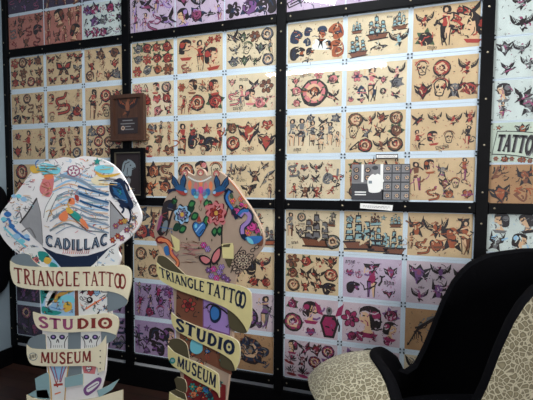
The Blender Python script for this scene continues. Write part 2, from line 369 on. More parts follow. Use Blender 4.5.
# ------------------------------------------------------------------ stroke lettering
def seg(x0, y0, x1, y1, w): return strip([(x0, y0), (x1, y1)], w)
def glyph(ch, serif=True, k=.17, t=.09):
    S = []; sf = lambda x, y, w=.2: S.append(seg(x-w, y, x+w, y, .06)) if serif else None
    if ch == 'T': S += [seg(.4, 0, .4, 1, k), seg(.02, .95, .78, .95, t)]; sf(.4, .03, .16); serif and S.extend([seg(.03, .8, .03, .98, .06), seg(.77, .8, .77, .98, .06)]); return .82, S
    if ch == 'I': S += [seg(.16, 0, .16, 1, k)]; sf(.16, .03, .17); sf(.16, .97, .17); return .36, S
    if ch == 'L': S += [seg(.16, 0, .16, 1, k), seg(.1, .04, .6, .04, t), seg(.6, 0, .6, .2, .06)]; sf(.16, .97, .16); return .66, S
    if ch == 'E': S += [seg(.16, 0, .16, 1, k), seg(.1, .04, .62, .04, t), seg(.1, .96, .6, .96, t), seg(.1, .52, .5, .52, t)]; serif and S.extend([seg(.62, 0, .62, .2, .06), seg(.6, .8, .6, 1, .06)]); return .68, S
    if ch == 'A': S += [seg(.08, 0, .4, 1, t), seg(.38, 1, .7, 0, k), seg(.2, .34, .6, .34, t*.9)]; sf(.09, .03, .13); sf(.7, .03, .14); return .8, S
    if ch == 'N': S += [seg(.12, 0, .12, 1, t), seg(.1, 1, .66, 0, k), seg(.68, 0, .68, 1, t)]; sf(.12, .03, .13); sf(.1, .97, .12); sf(.68, .97, .14); return .82, S
    if ch == 'M': S += [seg(.1, 0, .14, 1, t), seg(.16, 1, .46, .1, k*.9), seg(.46, .1, .76, 1, t), seg(.8, 0, .78, 1, k)]; sf(.1, .03, .11); sf(.8, .03, .13); return .94, S
    if ch == 'U': S += [seg(.14, .3, .14, 1, k), strip(arc(.38, .3, .24, .26, 180, 360), (k+t)/2), seg(.62, .3, .62, 1, t)]; sf(.14, .97, .14); sf(.62, .97, .13); return .78, S
    if ch == 'O': S += [strip(arc(.42, .5, .34, .46, 90, 270), k*.95), strip(arc(.42, .5, .34, .46, -90, 90), k*.95)]; return .86, S
    if ch == 'Q': S += [strip(arc(.42, .5, .34, .46, 90, 270), k*.95), strip(arc(.42, .5, .34, .46, -90, 90), k*.95), ell(.42, .5, .1, .12, 8)]; return .86, S
    if ch == 'C': S += [strip(arc(.44, .5, .34, .46, 50, 310, 10), k*.95), seg(.67, .7, .67, .95, .06)]; return .76, S
    if ch == 'G': S += [strip(arc(.44, .5, .34, .46, 50, 310, 10), k*.95), seg(.68, .12, .68, .46, k*.8), seg(.5, .46, .8, .46, .07), seg(.67, .7, .67, .95, .06)]; return .82, S
    if ch == 'D': S += [seg(.16, 0, .16, 1, k), strip(arc(.2, .5, .44, .46, -90, 90), k*.8)]; sf(.16, .03, .13); sf(.16, .97, .13); return .76, S
    if ch == 'R': S += [seg(.16, 0, .16, 1, k), strip(arc(.2, .74, .36, .23, -90, 90), t*1.3), seg(.3, .5, .66, 0, k*.9)]; sf(.16, .03, .14); sf(.66, .03, .1); sf(.14, .97, .1); return .76, S
    if ch == 'S': S += [strip(smooth_open([(.58, .8), (.46, .96), (.2, .92), (.12, .72), (.34, .52), (.58, .34), (.54, .1), (.28, .02), (.1, .2)], 3), k*.9)]; return .68, S
    if ch == 'B': S += [seg(.16, 0, .16, 1, k), strip(arc(.2, .74, .34, .23, -90, 90), t*1.3), strip(arc(.2, .26, .4, .23, -90, 90), t*1.3)]; return .7, S
    return .4, S
def text_polys(s, serif=True, gap=.1, k=.17, t=.09, overlap_oo=False):
    """polygons in (u 0..1, v 0..1)"""
    x = 0; out = []
    for i, ch in enumerate(s):
        a, S = glyph(ch, serif, k, t)
        if overlap_oo and ch == 'O' and i and s[i-1] == 'O': x -= .42
        for p in S: out.append([(q[0]+x, q[1]) for q in p])
        x += a+gap
    x -= gap
    return [[(q[0]/x, q[1]) for q in p] for p in out]
def lerp_curve(c, t):
    n = len(c); L = [0]
    for i in range(1, n): L.append(L[-1]+math.hypot(c[i][0]-c[i-1][0], c[i][1]-c[i-1][1]))
    d = t*L[-1]
    for i in range(1, n):
        if d <= L[i] or i == n-1:
            k = (d-L[i-1])/(L[i]-L[i-1]); return (c[i-1][0]+(c[i][0]-c[i-1][0])*k, c[i-1][1]+(c[i][1]-c[i-1][1])*k)

# ------------------------------------------------------------------ room
P = 1.22; ZM = 1.45                     # panel pitch, height of the middle rail
struct(box('floor', (-2.55, 3.6, -5.0, .02, -.05, 0), 'dark_floor_boards'))
struct(box('wall_back', (-2.55, 3.6, 0.0, .1, 0, 4.0), 'wall_white'))
struct(box('wall_left', (-2.60, -2.458, -5.0, 0.0, 0, 4.0), 'wall_grey'))
struct(box('ceiling', (-2.62, 3.6, -5.0, .1, 4.0, 4.08), 'ceiling_dark'))
struct(box('baseboard_back', (-2.455, 3.6, -.022, 0, 0, .165), 'black_paint', bev=.004))
struct(box('baseboard_left', (-2.458, -2.44, -5.0, -.03, 0, .15), 'black_paint', bev=.004))

# black battens that carry the acrylic
def screws(parent, pts):
    for x, z in pts:
        V = [(x, -.034, z)]+[(x+.006*math.cos(q*math.pi/4), -.0315, z+.006*math.sin(q*math.pi/4)) for q in range(8)]
        F = [(0, 1+(i+1) % 8, 1+i) for i in range(8)]
        F = [f[::-1] for f in F]
        link('screw', V, F, ['screw_steel'], parent=parent)
PW = .034
names_post = ['far left end of the flash wall', 'behind the wooden plaque', 'right of the flower-tattooed figure', 'left of the TATTOO banner sheet']
for i in range(4):
    X = (i-2)*P
    t = empty('vertical_batten', (X, 0, .165))
    box('batten_board', (-PW+.002 if i else -.016, PW-.002, -.0305, 0, 0, 3.83), 'black_paint', t, bev=.003)
    pts = []
    for j in range(-1, 3):
        for dz in (.09, .36, .62, .88, 1.13): pts.append((0, ZM+(j)*P-.165+dz))
    screws(t, [p for p in pts if 0 < p[1] < 3.8])
    tag(t, 'black vertical wall batten, '+names_post[i], 'batten', 'black vertical battens of the flash wall')
rail_txt = {-1: 'bottom', 0: 'eye-level', 1: 'upper'}
panel_txt = ['leftmost', 'second from left', 'third from left', 'right-hand']
for j in (-1, 0, 1):
    for i in range(4):
        if (i, j) == (3, 1): continue
        x0 = (i-2)*P+PW; x1 = (i-1)*P-PW
        t = empty('horizontal_batten', ((x0+x1)/2, 0, ZM+j*P))
        h = (x1-x0)/2
        box('batten_board', (-h, h, -.030, 0, -PW+.004, PW-.004), 'black_paint', t, bev=.003)
        screws(t, [(-h+.03, 0), (-h*.33, 0), (h*.33, 0), (h-.03, 0)])
        tag(t, 'black %s horizontal batten across the %s panel column' % (rail_txt[j], panel_txt[i]), 'batten', 'black horizontal battens of the flash wall')

# ------------------------------------------------------------------ flash sheets
DEF = {'T': ('red', 'rust', 'green'), 'L': ('rust', 'navy', 'green'), 'P': ('mag', 'purple', 'navy'), 'Q': ('mag', 'purple', 'green'), 'W': ('grey', 'plum', 'grey'),
       'R': ('dred', 'brown', 'ink'), 'B': ('brown', 'rust', 'ink'), 'K': ('red', 'brown', 'navy'), 'G': ('grey', 'plum', 'ink'), 'V': ('purple', 'navy', 'ink'), 'D': ('plum', 'purple', 'ink')}
def place(art, name, cx, cy, s, rot, cols, y, rnd, flip=False, sx=1.0, conv=None, detail=False):
    c, sn = math.cos(rot), math.sin(rot)
    for li, (cn, pts) in enumerate(MOT[name](rnd)):
        cn = {'a': cols[0], 'b': cols[1], 'c': cols[2], 'bg': cols[3]}.get(cn, cn)
        q = []
        for (x, z) in pts:
            if flip: x = -x
            x *= sx; q.append((cx+s*(x*c-z*sn), cy+s*(x*sn+z*c)))
        if conv: q = [conv(*p) for p in q]
        art.poly(q, cn if cn.startswith('paper') else 'paint_'+cn, y-.00006*li)
        lastli = li
    if detail:
        for k in range(9 if s > .05 else 6):
            q0, rr = rnd.uniform(0, 6.28), rnd.uniform(.05, .36); x, z = rr*math.cos(q0), rr*math.sin(q0); q1 = rnd.uniform(0, 3.14); l = rnd.uniform(.07, .16)
            pl = strip([(cx+s*(x-l*math.cos(q1)), cy+s*(z-l*math.sin(q1))), (cx+s*(x+.04*math.sin(q1)), cy+s*(z-.04*math.cos(q1))), (cx+s*(x+l*math.cos(q1)), cy+s*(z+l*math.sin(q1)))], s*rnd.uniform(.03, .075), rnd.uniform(0, .6))
            cn = rnd.choice(['ink', cols[3], cols[3], 'ink', cols[0], cols[1]])
            art.poly(pl, cn if cn.startswith('paper') else 'paint_'+cn, y-.00006*(lastli+1)-.000004*k)
PINME = None
def pins(t, w, h):
    global PINME
    for sx, sz in ((-1, -1), (1, -1), (1, 1), (-1, 1)):
        if PINME is None:
            V = []; F = []
            for (r, y) in ((.0055, 0), (.0055, -.003), (.0035, -.0045)):
                for k in range(8): V.append((r*math.cos(k*math.pi/4), y, r*math.sin(k*math.pi/4)))
            for a in range(2):
                for k in range(8): F.append((a*8+k, a*8+8+k, a*8+8+(k+1) % 8, a*8+(k+1) % 8))
            F.append(tuple(range(16, 24)))
            o = link('pin', V, F, ['pin_black'], parent=t); PINME = o.data
        else:
            o = bpy.data.objects.new('pin', PINME); COL.objects.link(o); o.parent = t
        o.location = (sx*(w/2-.011), -.0045, sz*(h/2-.011))
def sheet(cx, cz, w, h, tint, spec, label, seed, cols=None, ix=.014, iz=.021, pin=True, extra=None):
    rnd = random.Random(seed)
    t = empty('flash_sheet', (cx, 0, cz))
    a = Art(); v = w-.002, h-.002
    g, f = boxgeo(-v[0]/2, v[0]/2, -.0045, -.002, -v[1]/2, v[1]/2)
    a.V += g; a.F += f; a.M += [a.mi('paper_white')]*6
    pw, ph = w-2*ix, h-2*iz
    a.poly([(-pw/2, -ph/2), (pw/2, -ph/2), (pw/2, ph/2), (-pw/2, ph/2)], 'paper_'+tint, -.0050)
    c = list(cols or DEF[tint])+['paper_'+tint]
    k = 0
    def vary():
        q = rnd.random(); v = list(c)
        if q < .3: v[0], v[1] = v[1], v[0]
        elif q < .5: v[0] = 'ink' if tint in 'PQVDW' else 'brown'
        elif q < .6: v[0] = 'grey'
        return v
    if ';' in spec or ',' in spec:
        for it in spec.split(';'):
            n, x, z, s = it.split(',')[:4]; x, z, s = float(x), float(z), float(s)
            place(a, n.strip(), (x/100-.5)*pw, (.5-z/100)*ph, s/100*ph, rnd.uniform(-.12, .12), vary() if rnd.random() < .25 and n not in ('coffin', 'medal') else c, -.0052-.0008*(k % 2), rnd, rnd.random() < .4, 1.0, detail=True); k += 1
    else:
        rows = spec.split('|')
        for ri, row in enumerate(rows):
            it = row.split(); n = len(it)
            wd = [1.25 if q in ('ship', 'medal', 'lady', 'eagle', 'panther', 'rose') else .75 if q in ('pinup', 'dagger', 'anchor', 'star', 'coffin') else 1 for q in it]
            x = 0; tot = sum(wd)
            for q, ww in zip(it, wd):
                u = (x+ww/2)/tot; x += ww
                s = 1.1*min(ph/len(rows)*1.06, pw*ww/tot*(1.6 if ww < 1 else 1.12))*rnd.uniform(.88, 1.06)
                place(a, q, (u-.5)*pw*.95+rnd.uniform(-.006, .006), (.5-(ri+.5)/len(rows))*ph*.95+rnd.uniform(-.005, .005), s, rnd.uniform(-.35, .35) if q != 'pinup' else rnd.uniform(-.15, .15), vary(), -.0052-.0008*(k % 2), rnd, rnd.random() < .5, 1.0, detail=True); k += 1
    # small filler marks of ink between the designs
    for q in range(40):
        x, z = rnd.uniform(-.48, .48)*pw, rnd.uniform(-.47, .47)*ph
        if q % 3: place(a, 'squig', x, z, .022, rnd.uniform(0, 6), c, -.00515, rnd)
        else: a.poly(ell(x, z, .0035, .003, 5, .3, rnd), 'paint_'+rnd.choice(['ink', c[0], c[1]]), -.00515)
    if extra: extra(a, pw, ph, c)
    a.build('paper', t)
    if pin: pins(t, w, h)
    tag(t, label, 'tattoo flash sheet', 'tattoo flash sheets on the wall')
    return t

E0, E2 = .026, .02
CW = (P-2*E0)/3; RH = (P-2*E2)/4
SHEETS = {
 # panel, band(0 upper,1 lower), row, col : tint, spec, description
 (0,0,0,0): ('K', 'flower medal crest rose|crest flower squig crest|rose crest medal flower', 'of faded roses and crests'),
 (0,0,0,1): ('K', 'butterfly swallow butterfly butterfly|butterfly,50,50,60', 'of butterflies and moths'),
 (0,0,0,2): ('K', 'dagger rose rose|devil pinup crest|medal squig crest rose', 'of red roses, daggers and a lyre'),
 (0,0,1,0): ('K', 'devil medal crest|pinup crest snake devil|panther bat pinup devil', 'of dark devils and creatures'),
 (0,0,1,1): ('K', 'snake,45,42,75;lady,12,25,35;pinup,88,22,40;rose,85,70,45;skull,14,82,32;anchor,70,60,20;rose,66,86,26', 'of a coiled snake and roses'),
 (0,0,1,2): ('K', 'pinup,22,52,92;medal,55,28,45;crest,84,26,40;skull,56,74,45;rose,82,82,30;squig,40,80,30', 'of a standing woman and skulls'),
 (0,0,2,0): ('K', 'pinup,50,48,85;rose,18,25,30;eagle,84,75,44;crest,16,74,48;dagger,86,25,40', 'of a cowgirl with an eagle'),
 (0,0,2,1): ('K', 'lady flower pinup lady|lady lady pinup rose|crest lady star medal', 'of small portrait heads'),
 (0,0,2,2): ('K', 'rose medal crest squig|devil medal medal rose|crest rose crest lady', 'of round medallions'),
 (0,0,3,0): ('K', 'medal eagle|crest rose devil', 'of an eagle and medal'),
 (0,0,3,1): ('K', 'ship lady rose|crest rose eagle', 'of a ship and heads'),
 (0,0,3,2): ('K', 'devil rose pinup|eagle rose crest', 'of devils and roses'),
 (0,1,0,0): ('K', 'rose crest medal|eagle devil', 'of an eagle and crest'), (0,1,0,1): ('K', 'ship ship|crest rose heart', 'of two ships'),
 (0,1,0,2): ('K', 'rose rose devil|rose crest rose', 'of red-brown roses'),
 (0,1,1,0): ('D', 'rose crest medal|eagle devil', 'of dark crests'), (0,1,1,1): ('D', 'heart rose|skull panther', 'of a heart and panther'),
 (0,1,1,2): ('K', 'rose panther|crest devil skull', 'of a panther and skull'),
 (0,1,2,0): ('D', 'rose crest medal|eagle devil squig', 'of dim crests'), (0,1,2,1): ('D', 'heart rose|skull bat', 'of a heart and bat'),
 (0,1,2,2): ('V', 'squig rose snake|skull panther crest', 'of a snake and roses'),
 (0,1,3,0): ('D', 'medal squig|eagle devil squig', 'of a dark eagle'), (0,1,3,1): ('D', 'pinup rose heart|skull bat', 'of a woman and bat'),
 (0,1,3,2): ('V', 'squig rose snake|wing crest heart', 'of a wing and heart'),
 (1,0,0,0): ('T', 'rose rose rose rose|rose flower rose rose|flower rose rose flower', 'covered in clusters of red roses'),
 (1,0,0,1): ('T', 'lady,20,35,62;star,38,14,14;pinup,52,55,85;lady,78,66,66;flower,74,16,24;flower,90,14,24;snake,18,84,32;crest,66,26,20;banner,22,92,30', 'of ladies and a star'),
 (1,0,0,2): ('L', 'swallow crest flower medal|eagle skull crest pinup|rose crest eagle medal', 'of pale crosses', ('green','grey','navy')),
 (1,0,1,0): ('L', 'flower squig lady medal|snake rose heart rose|rose pinup rose devil', 'of pink ladies and roses', ('red','pink','brown')),
 (1,0,1,1): ('T', 'flower,10,22,28;lady,34,22,44;dagger,56,24,40;medal,45,68,52;rose,84,66,56;lady,82,28,46;pinup,14,72,52;pinup,28,80,40;eagle,68,30,26;star,8,46,14', 'of a big red rose and a lady'),
 (1,0,1,2): ('L', 'crest,12,20,26;banner,36,14,26;snake,16,62,44;pinup,32,58,60;lady,50,62,46;flower,82,36,44;swallow,58,30,34;rose,70,78,44;squig,90,74,36;banner,24,90,30', 'of pale pinups and pink roses', ('pink','grey','green')),
 (1,0,2,0): ('T', 'rose heart pinup pinup|pinup skull rose pinup|heart lady pinup heart', 'of red hearts and figures'),
 (1,0,2,1): ('T', 'pinup,12,52,88;panther,42,58,58;star,66,26,40;panther,74,68,52;pinup,92,50,80;skull,58,86,28;star,32,14,16;rose,36,34,28', 'of a red star and panthers'),
 (1,0,2,2): ('T', 'rose,12,26,40;crest,47,40,74;heart,84,22,38;medal,14,68,46;crest,82,66,60;banner,46,84,34;swallow,14,90,22', 'of a large winged crest and hearts'),
 (1,0,3,0): ('K', 'devil rose snake|pinup devil rose', 'of blurred orange figures', ('orange','rust','ink')),
 (1,0,3,1): ('L', 'medal lady skull|lady medal crest', 'of round faces', ('pink','rust','grey')),
 (1,0,3,2): ('T', 'swallow,80,14,26;eagle,30,24,36;devil,60,38,48;wing,84,46,50;bat,48,76,50;pinup,90,82,40;dagger,10,34,60;banner,30,52,26;crest,12,80,28', 'of black bats and eagles', ('brown','grey','green')),
 (1,1,0,0): ('K', 'rose devil squig|rose rose crest', 'of a red spiky rose'), (1,1,0,1): ('K', 'rose crest|eagle heart', 'of an eagle and heart'),
 (1,1,0,2): ('L', 'ship,62,26,48;ship,86,70,52;crest,30,60,50;medal,60,76,40', 'of sailing ships, beside figure elbow', ('grey','rust','green')),
 (1,1,1,0): ('K', 'medal,18,26,44;crest,50,24,40;devil,18,76,44;medal,50,74,44;crest,82,30,40;rose,82,74,40', 'of round beasts', ('brown','rust','green')),
 (1,1,1,1): ('K', 'rose crest|eagle heart', 'of a heart and crest'),
 (1,1,1,2): ('K', 'panther,44,40,60;eagle,76,30,50;rose,58,80,36;rose,84,80,34;devil,20,70,40', 'of black and red birds', ('red','dred','ink')),
 (1,1,2,0): ('V', 'pinup crest devil flower|devil pinup crest pinup|pinup rose skull pinup', 'of mauve crowded figures', ('mag','purple','navy')),
 (1,1,2,1): ('P', 'rose crest|skull heart', 'of a skull and rose'),
 (1,1,2,2): ('Q', 'text,30,16,34;pinup,82,50,90;medal,45,66,70;snake,20,60,50;heart,70,84,26', 'of a tall woman and sea monsters', ('purple','grey','navy')),
 (1,1,3,0): ('V', 'dagger,10,50,80;star,30,22,26;crest,30,58,34;panther,56,40,62;panther,58,78,50;rose,30,88,28;lady,86,40,60', 'of a purple panther', ('purple','navy','ink')),
 (1,1,3,1): ('P', 'rose crest|skull heart', 'of a heart and skull'),
 (1,1,3,2): ('B', 'medal,52,46,84;rose,44,20,36;snake,74,48,60;skull,30,56,46;squig,86,80,26;squig,16,84,26', 'of one blue-black dragon', ('navy','grey','brown')),
 (2,0,0,0): ('L', 'animal,16,34,40;animal,38,24,26;sailor,62,44,62;animal,88,30,46;animal,36,50,24;panther,18,76,44;panther,42,74,24;animal,88,72,50;shark,38,96,30;lady,74,62,22', 'of a sailor and animal heads', ('rust','navy','navy')),
 (2,0,0,1): ('L', 'ship,16,28,32;ship,50,34,60;ship,86,24,44;ship,18,74,54;shark,54,80,42;eagle,86,64,48;text,70,12,14', 'of sailing ships and a shark', ('tealgrey','brown','green')),
 (2,0,0,2): ('K', 'eagle,18,28,42;pinup,50,48,92;rose,20,72,46;swallow,86,22,44;lady,92,62,62;butterfly,66,58,32;rose,70,16,22;rose,68,36,20;banner,30,94,22', 'of a dancer, rose and butterfly', ('red','ink','green')),
 (2,0,1,0): ('L', 'medal,50,62,78;rose,18,56,34;rose,84,32,34;banner,34,16,30;flower,58,18,26;crest,16,30,26;swallow,84,74,34;rose,18,86,26;star,92,94,8', 'of a lion medallion and pink roses', ('pink','rust','green')),
 (2,0,1,1): ('L', 'pinup,44,52,86;eagle,84,24,42;rose,84,52,34;flower,18,30,30;squig,14,54,30;spade,26,66,32;ball,62,70,22;bat,26,88,22;crest,62,42,24;rose,8,86,18;swallow,82,80,24', 'of a bathing beauty and ball', ('pink','navy','grey')),
 (2,0,1,2): ('K', 'skull,16,24,40;medal,46,26,44;eagle,84,26,44;crest,18,76,46;skull,44,72,48;devil,66,74,50;rose,88,76,40;text,44,48,24', 'of skulls and a spread eagle', ('red','dred','brown')),
 (2,0,2,0): ('L', 'pinup,10,46,72;pinup,28,46,72;pinup,48,50,66;swallow,68,22,30;pinup,64,62,62;pinup,80,52,60;rose,44,12,26;rose,90,14,26;pinup,94,66,40;text,20,90,22', 'of pinup girls in a row', ('grey','skin','navy')),
 (2,0,2,1): ('T', 'medal eagle crest medal|skull devil devil rose|squig medal eagle medal', 'of eagles on black-red emblems', ('brown','red','green')),
 (2,0,2,2): ('K', 'swallow,12,26,30;eagle,38,24,32;eagle,66,28,36;devil,90,24,32;pinup,12,74,48;lady,36,70,36;skull,60,70,32;pinup,88,66,44;banner,50,92,30', 'of cowboys and small birds', ('red','ink','brown')),
 (2,0,3,0): ('L', 'snake,14,26,40;heart,34,20,24;eagle,56,20,36;squig,78,20,30;eagle,32,48,32;swallow,54,48,26;animal,78,48,34;pinup,16,80,40;devil,36,80,44;devil,58,80,44;squig,80,80,36;dagger,94,50,60', 'of red devils and eagle heads', ('red','grey','navy')),
 (2,0,3,1): ('T', 'rose devil squig pinup|pinup rose crest rose|rose crest devil pinup', 'behind the grey photograph'),
 (2,0,3,2): ('K', 'pinup,12,44,70;lady,32,20,36;devil,52,30,36;pinup,84,26,50;crest,56,60,34;skull,72,60,28;snake,38,84,36;squig,90,60,30;rose,62,84,30;heart,90,84,28', 'of purple and red dancers', ('rust','plum','grey')),
 (2,1,0,0): ('L', 'pinup,9,38,62;medal,30,18,26;banner,30,36,20;crest,28,58,30;ship,58,50,90;ship,86,28,24;medal,88,78,42;rose,88,12,18;text,18,84,20', 'of one tall ship and a mermaid', ('grey','brown','green')),
 (2,1,0,1): ('T', 'ship,26,50,92;ship,54,18,32;ship,60,66,64;ship,88,20,34;ship,86,72,60;star,68,14,18;rose,50,50,18;rose,10,20,24', 'of five brown sailing ships', ('tealgrey','brown','brown')),
 (2,1,0,2): ('K', 'devil,14,32,54;eagle,44,34,56;devil,70,50,80;pinup,90,54,80;heart,46,76,40;snake,24,78,40;bat,86,16,26;pinup,6,66,40', 'of russet dancing demons', ('rust','brown','dred')),
 (2,1,1,0): ('T', 'flower rose squig crest|rose swallow swallow medal|medal devil bat panther', 'of a winged frame and green mask', ('red','brown','green')),
 (2,1,1,1): ('P', 'text,12,12,26;heart,12,38,24;anchor,28,40,24;panther,18,74,36;pinup,50,56,84;bat,50,22,40;crest,82,32,36;text,80,58,26;bat,80,84,30', 'of an anchor, panther and kneeling girl', ('mag','purple','navy')),
 (2,1,1,2): ('Q', 'crest,20,30,56;eagle,54,22,46;swallow,88,34,44;devil,52,64,52;eagle,22,80,40;text,24,62,14', 'of purple eagles', ('purple','plum','navy')),
 (2,1,2,0): ('Q', 'rose,14,18,34;medal,16,66,56;lady,50,36,62;heart,50,86,30;coffin,84,50,92;squig,32,30,20', 'of a lady and winged coffin', ('mag','purple','green')),
 (2,1,2,1): ('Q', 'lady,46,44,84;flower,14,40,50;rose,84,24,40;rose,18,84,30;flower,32,82,30;lady,84,62,50;rose,80,88,28;dagger,56,80,30', 'of a dark-haired lady in profile', ('mag','plum','purple')),
 (2,1,2,2): ('B', 'wing,26,46,80;swallow,80,50,40', 'of one striped black wing', ('grey','ink','ink')),
 (2,1,3,0): ('Q', 'lady swallow crest medal|palm devil medal rose|palm palm pinup rose', 'of dark palm leaves and women', ('mag','dred','purple')),
 (2,1,3,1): ('Q', 'rose lady medal|eagle rose heart', 'half hidden behind the leopard toe', ('mag','rust','purple')),
 (2,1,3,2): ('L', 'eagle rose|crest panther', 'hidden low behind the black chair'),
}
roww = ['top row', 'second row', 'third row', 'fourth row']; colw = ['left', 'middle', 'right']
bandw = {0: 'upper', 1: 'lower'}; panw = ['leftmost', 'second', 'third']
TW = {'K': 'tan', 'T': 'tan', 'L': 'light tan', 'P': 'mauve', 'Q': 'pale mauve', 'D': 'dark mauve', 'V': 'violet', 'B': 'brown', 'W': 'white', 'R': 'red', 'G': 'pale green'}
for key, val in SHEETS.items():
    p, bnd, r_, c_ = key
    cols = val[3] if len(val) > 3 else None
    x0 = (p-2)*P+E0; ztop = ZM+P*(1-bnd)-E2
    lab = '%s sheet %s, %s %s, %s %s panel' % (TW[val[0]], val[2], roww[r_], colw[c_], panw[p], bandw[bnd])
    sp = val[1]
    if key == (0,0,0,1): sp = 'butterfly,14,18,34;butterfly,50,50,62;swallow,36,14,26;butterfly,68,14,28;butterfly,90,20,38;butterfly,14,54,26;butterfly,88,54,36;butterfly,18,84,34;butterfly,50,88,32;butterfly,82,84,42'
    ex = None
    sheet(x0+(c_+.5)*CW, ztop-(r_+.5)*RH, CW, RH, val[0], sp, lab, sum(k*q for k, q in zip(key, (1000, 331, 77, 13)))+5, cols, iz=.021 if bnd == 0 else .017, extra=ex)

# top band: sheets above the upper rail, four rows
TOP = {(0,0): ('R', 'squig devil squig crest|snake crest snake panther|squig devil snake', 'of blurred red dragons'), (0,1): ('R', 'pinup lady pinup pinup|pinup devil pinup lady', 'of reddish pinups', ('brown','dred','navy')), (0,2): ('W', 'flower rose squig rose crest|squig rose rose squig flower|crest flower rose squig squig', 'of small violet roses', ('mag','purple','navy')),
       (1,0): ('P', 'pinup swallow pinup squig|pinup pinup snake swallow', 'of mauve standing women', ('plum','lilac','grey')), (1,1): ('P', 'crest medal swallow|lady rose shark pinup', 'of a medallion and sharks', ('plum','lilac','navy')), (1,2): ('P', 'rose panther rose|flower rose panther', 'of blue-violet leaves', ('purple','navy','navy')),
       (2,0): ('P', 'squig medal squig|banner text banner', 'with violet script lettering', ('purple','navy','navy')), (2,1): ('P', 'rose crest|text banner', 'of faint mauve script', ('purple','navy','navy')), (2,2): ('P', 'crest rose|heart rose', 'of mauve hearts', ('purple','navy','navy'))}
for (p, c_), val in TOP.items():
    if (p, c_) == (2, 2): continue
    for r_ in ((3, 2) if p < 1 else (3,)):
        zc = ZM+P+E2+(3-r_+.5)*RH
        v = list(val)
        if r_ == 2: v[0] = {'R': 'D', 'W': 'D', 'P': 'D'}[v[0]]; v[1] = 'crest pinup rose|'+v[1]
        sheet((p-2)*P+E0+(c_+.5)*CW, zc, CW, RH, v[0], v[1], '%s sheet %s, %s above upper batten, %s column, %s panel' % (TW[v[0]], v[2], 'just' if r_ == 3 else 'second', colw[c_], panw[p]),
              900+p*31+c_*7+r_, val[3] if len(val) > 3 else None, ix=.004, iz=.012)

# right-hand panel: five slimmer rows
R5 = (P-2*E2)/5
def tattoo_banner(a, pw, ph, c):
    top = lambda t: (-.150+.235*t, .046-.002*t-.022*t*t)
    bot = lambda t: (-.165+.235*t, -.046-.004*t-.034*t*t)
    n = 12
    band = [(top(i/n)[0]+.004, top(i/n)[1]+.016) for i in range(n+1)]+[(bot(i/n)[0]-.004, bot(i/n)[1]-.016) for i in range(n, -1, -1)]
    a.poly([(x*1.02, z+(.005 if z > 0 else -.005)) for x, z in band], 'paint_ink', -.0066)
    a.poly(band, 'paper_G', -.0067)
    for lay, kk in ((0, .34), (1, .25)):
        for pl in text_polys('TATTOO', True, .02, kk, kk*.5):
            q = []
            for u, v in pl:
                u = .04+.93*u; A = bot(u); B = top(u); q.append((A[0]+(B[0]-A[0])*v+(.004 if lay == 0 else 0), A[1]+(B[1]-A[1])*v-(.003 if lay == 0 else 0)))
            a.poly(q, 'paint_grey' if lay == 0 else 'paint_ink', -.0068-.0002*lay)
    for k, (x, z) in enumerate(((-.15, -.09), (-.11, -.095), (-.07, -.092), (-.03, -.098), (.02, -.105))): place(a, 'flower', x, z, .03, 0, c, -.0064, random.Random(k))
RP = [(0, 0, 'W', 'eagle,36,22,50;eagle,38,72,56;eagle,80,30,40;squig,84,78,30', 'of two flying eagles'), (0, 1, 'W', 'crest,16,26,44;eagle,38,28,40;rose,70,26,44;swallow,22,76,36;eagle,50,66,44;swallow,80,72,40', 'of grey crests and birds'),
      (0, 2, 'W', 'lady,16,30,50;devil,50,60,64;pinup,16,74,44;swallow,44,40,44;rose,80,40,44', 'of little figures and a plum bird'),
      (0, 3, 'G', 'star,12,12,18;crest,44,18,36;star,22,24,14;rose,22,92,20;flower,46,94,18', 'with a large TATTOO banner'), (0, 4, 'B', 'squig devil squig|crest squig rose', 'of blurred rust figures'),
      (1, 0, 'W', 'lady lady crest|devil lady medal', 'of faint line-drawn figures'), (1, 1, 'L', 'crest lady rose|rose crest', 'behind the chair top'), (1, 2, 'W', 'rose crest', 'hidden by the black chair back')]
for bnd, r_, tint, spec, desc in RP:
    z = ZM+P*(1-bnd)-E2-(r_+.5)*R5
    cols = {'W': ('grey', 'plum', 'grey'), 'G': ('rust', 'grey', 'ink'), 'B': ('brown', 'rust', 'brown'), 'L': ('rust', 'brown', 'green')}[tint]
    if bnd == 1 and r_ == 0: cols = ('paleblue', 'grey', 'grey')
    sheet(P+E0+.0+.19+.0, z, .42-.04, R5, tint, spec, '%s sheet %s, %s panel right of the last batten' % (TW[tint], desc, bandw[bnd]), 700+bnd*10+r_, cols, ix=.004, iz=.006, extra=tattoo_banner if (bnd, r_) == (0, 3) else None)

# clear acrylic covers
for i in range(4):
    for j in (-1, 0, 1):
        x0 = (i-2)*P+PW+.001; x1 = (i-1)*P-PW-.001; z0 = ZM+j*P+PW-.003; z1 = ZM+(j+1)*P-PW+.003
        if j == 1: z1 = 3.995
        t = empty('acrylic_cover', ((x0+x1)/2, 0, z0))
        h = (x1-x0)/2
        box('clear_sheet', (-h, h, -.017, -.013, 0, z1-z0), 'clear_acrylic', t)
        tag(t, 'clear acrylic cover over the %s flash panel, %s' % (panel_txt[i], {-1: 'below eye level', 0: 'between middle and upper battens', 1: 'above the upper batten'}[j]), 'acrylic cover', 'clear acrylic covers')

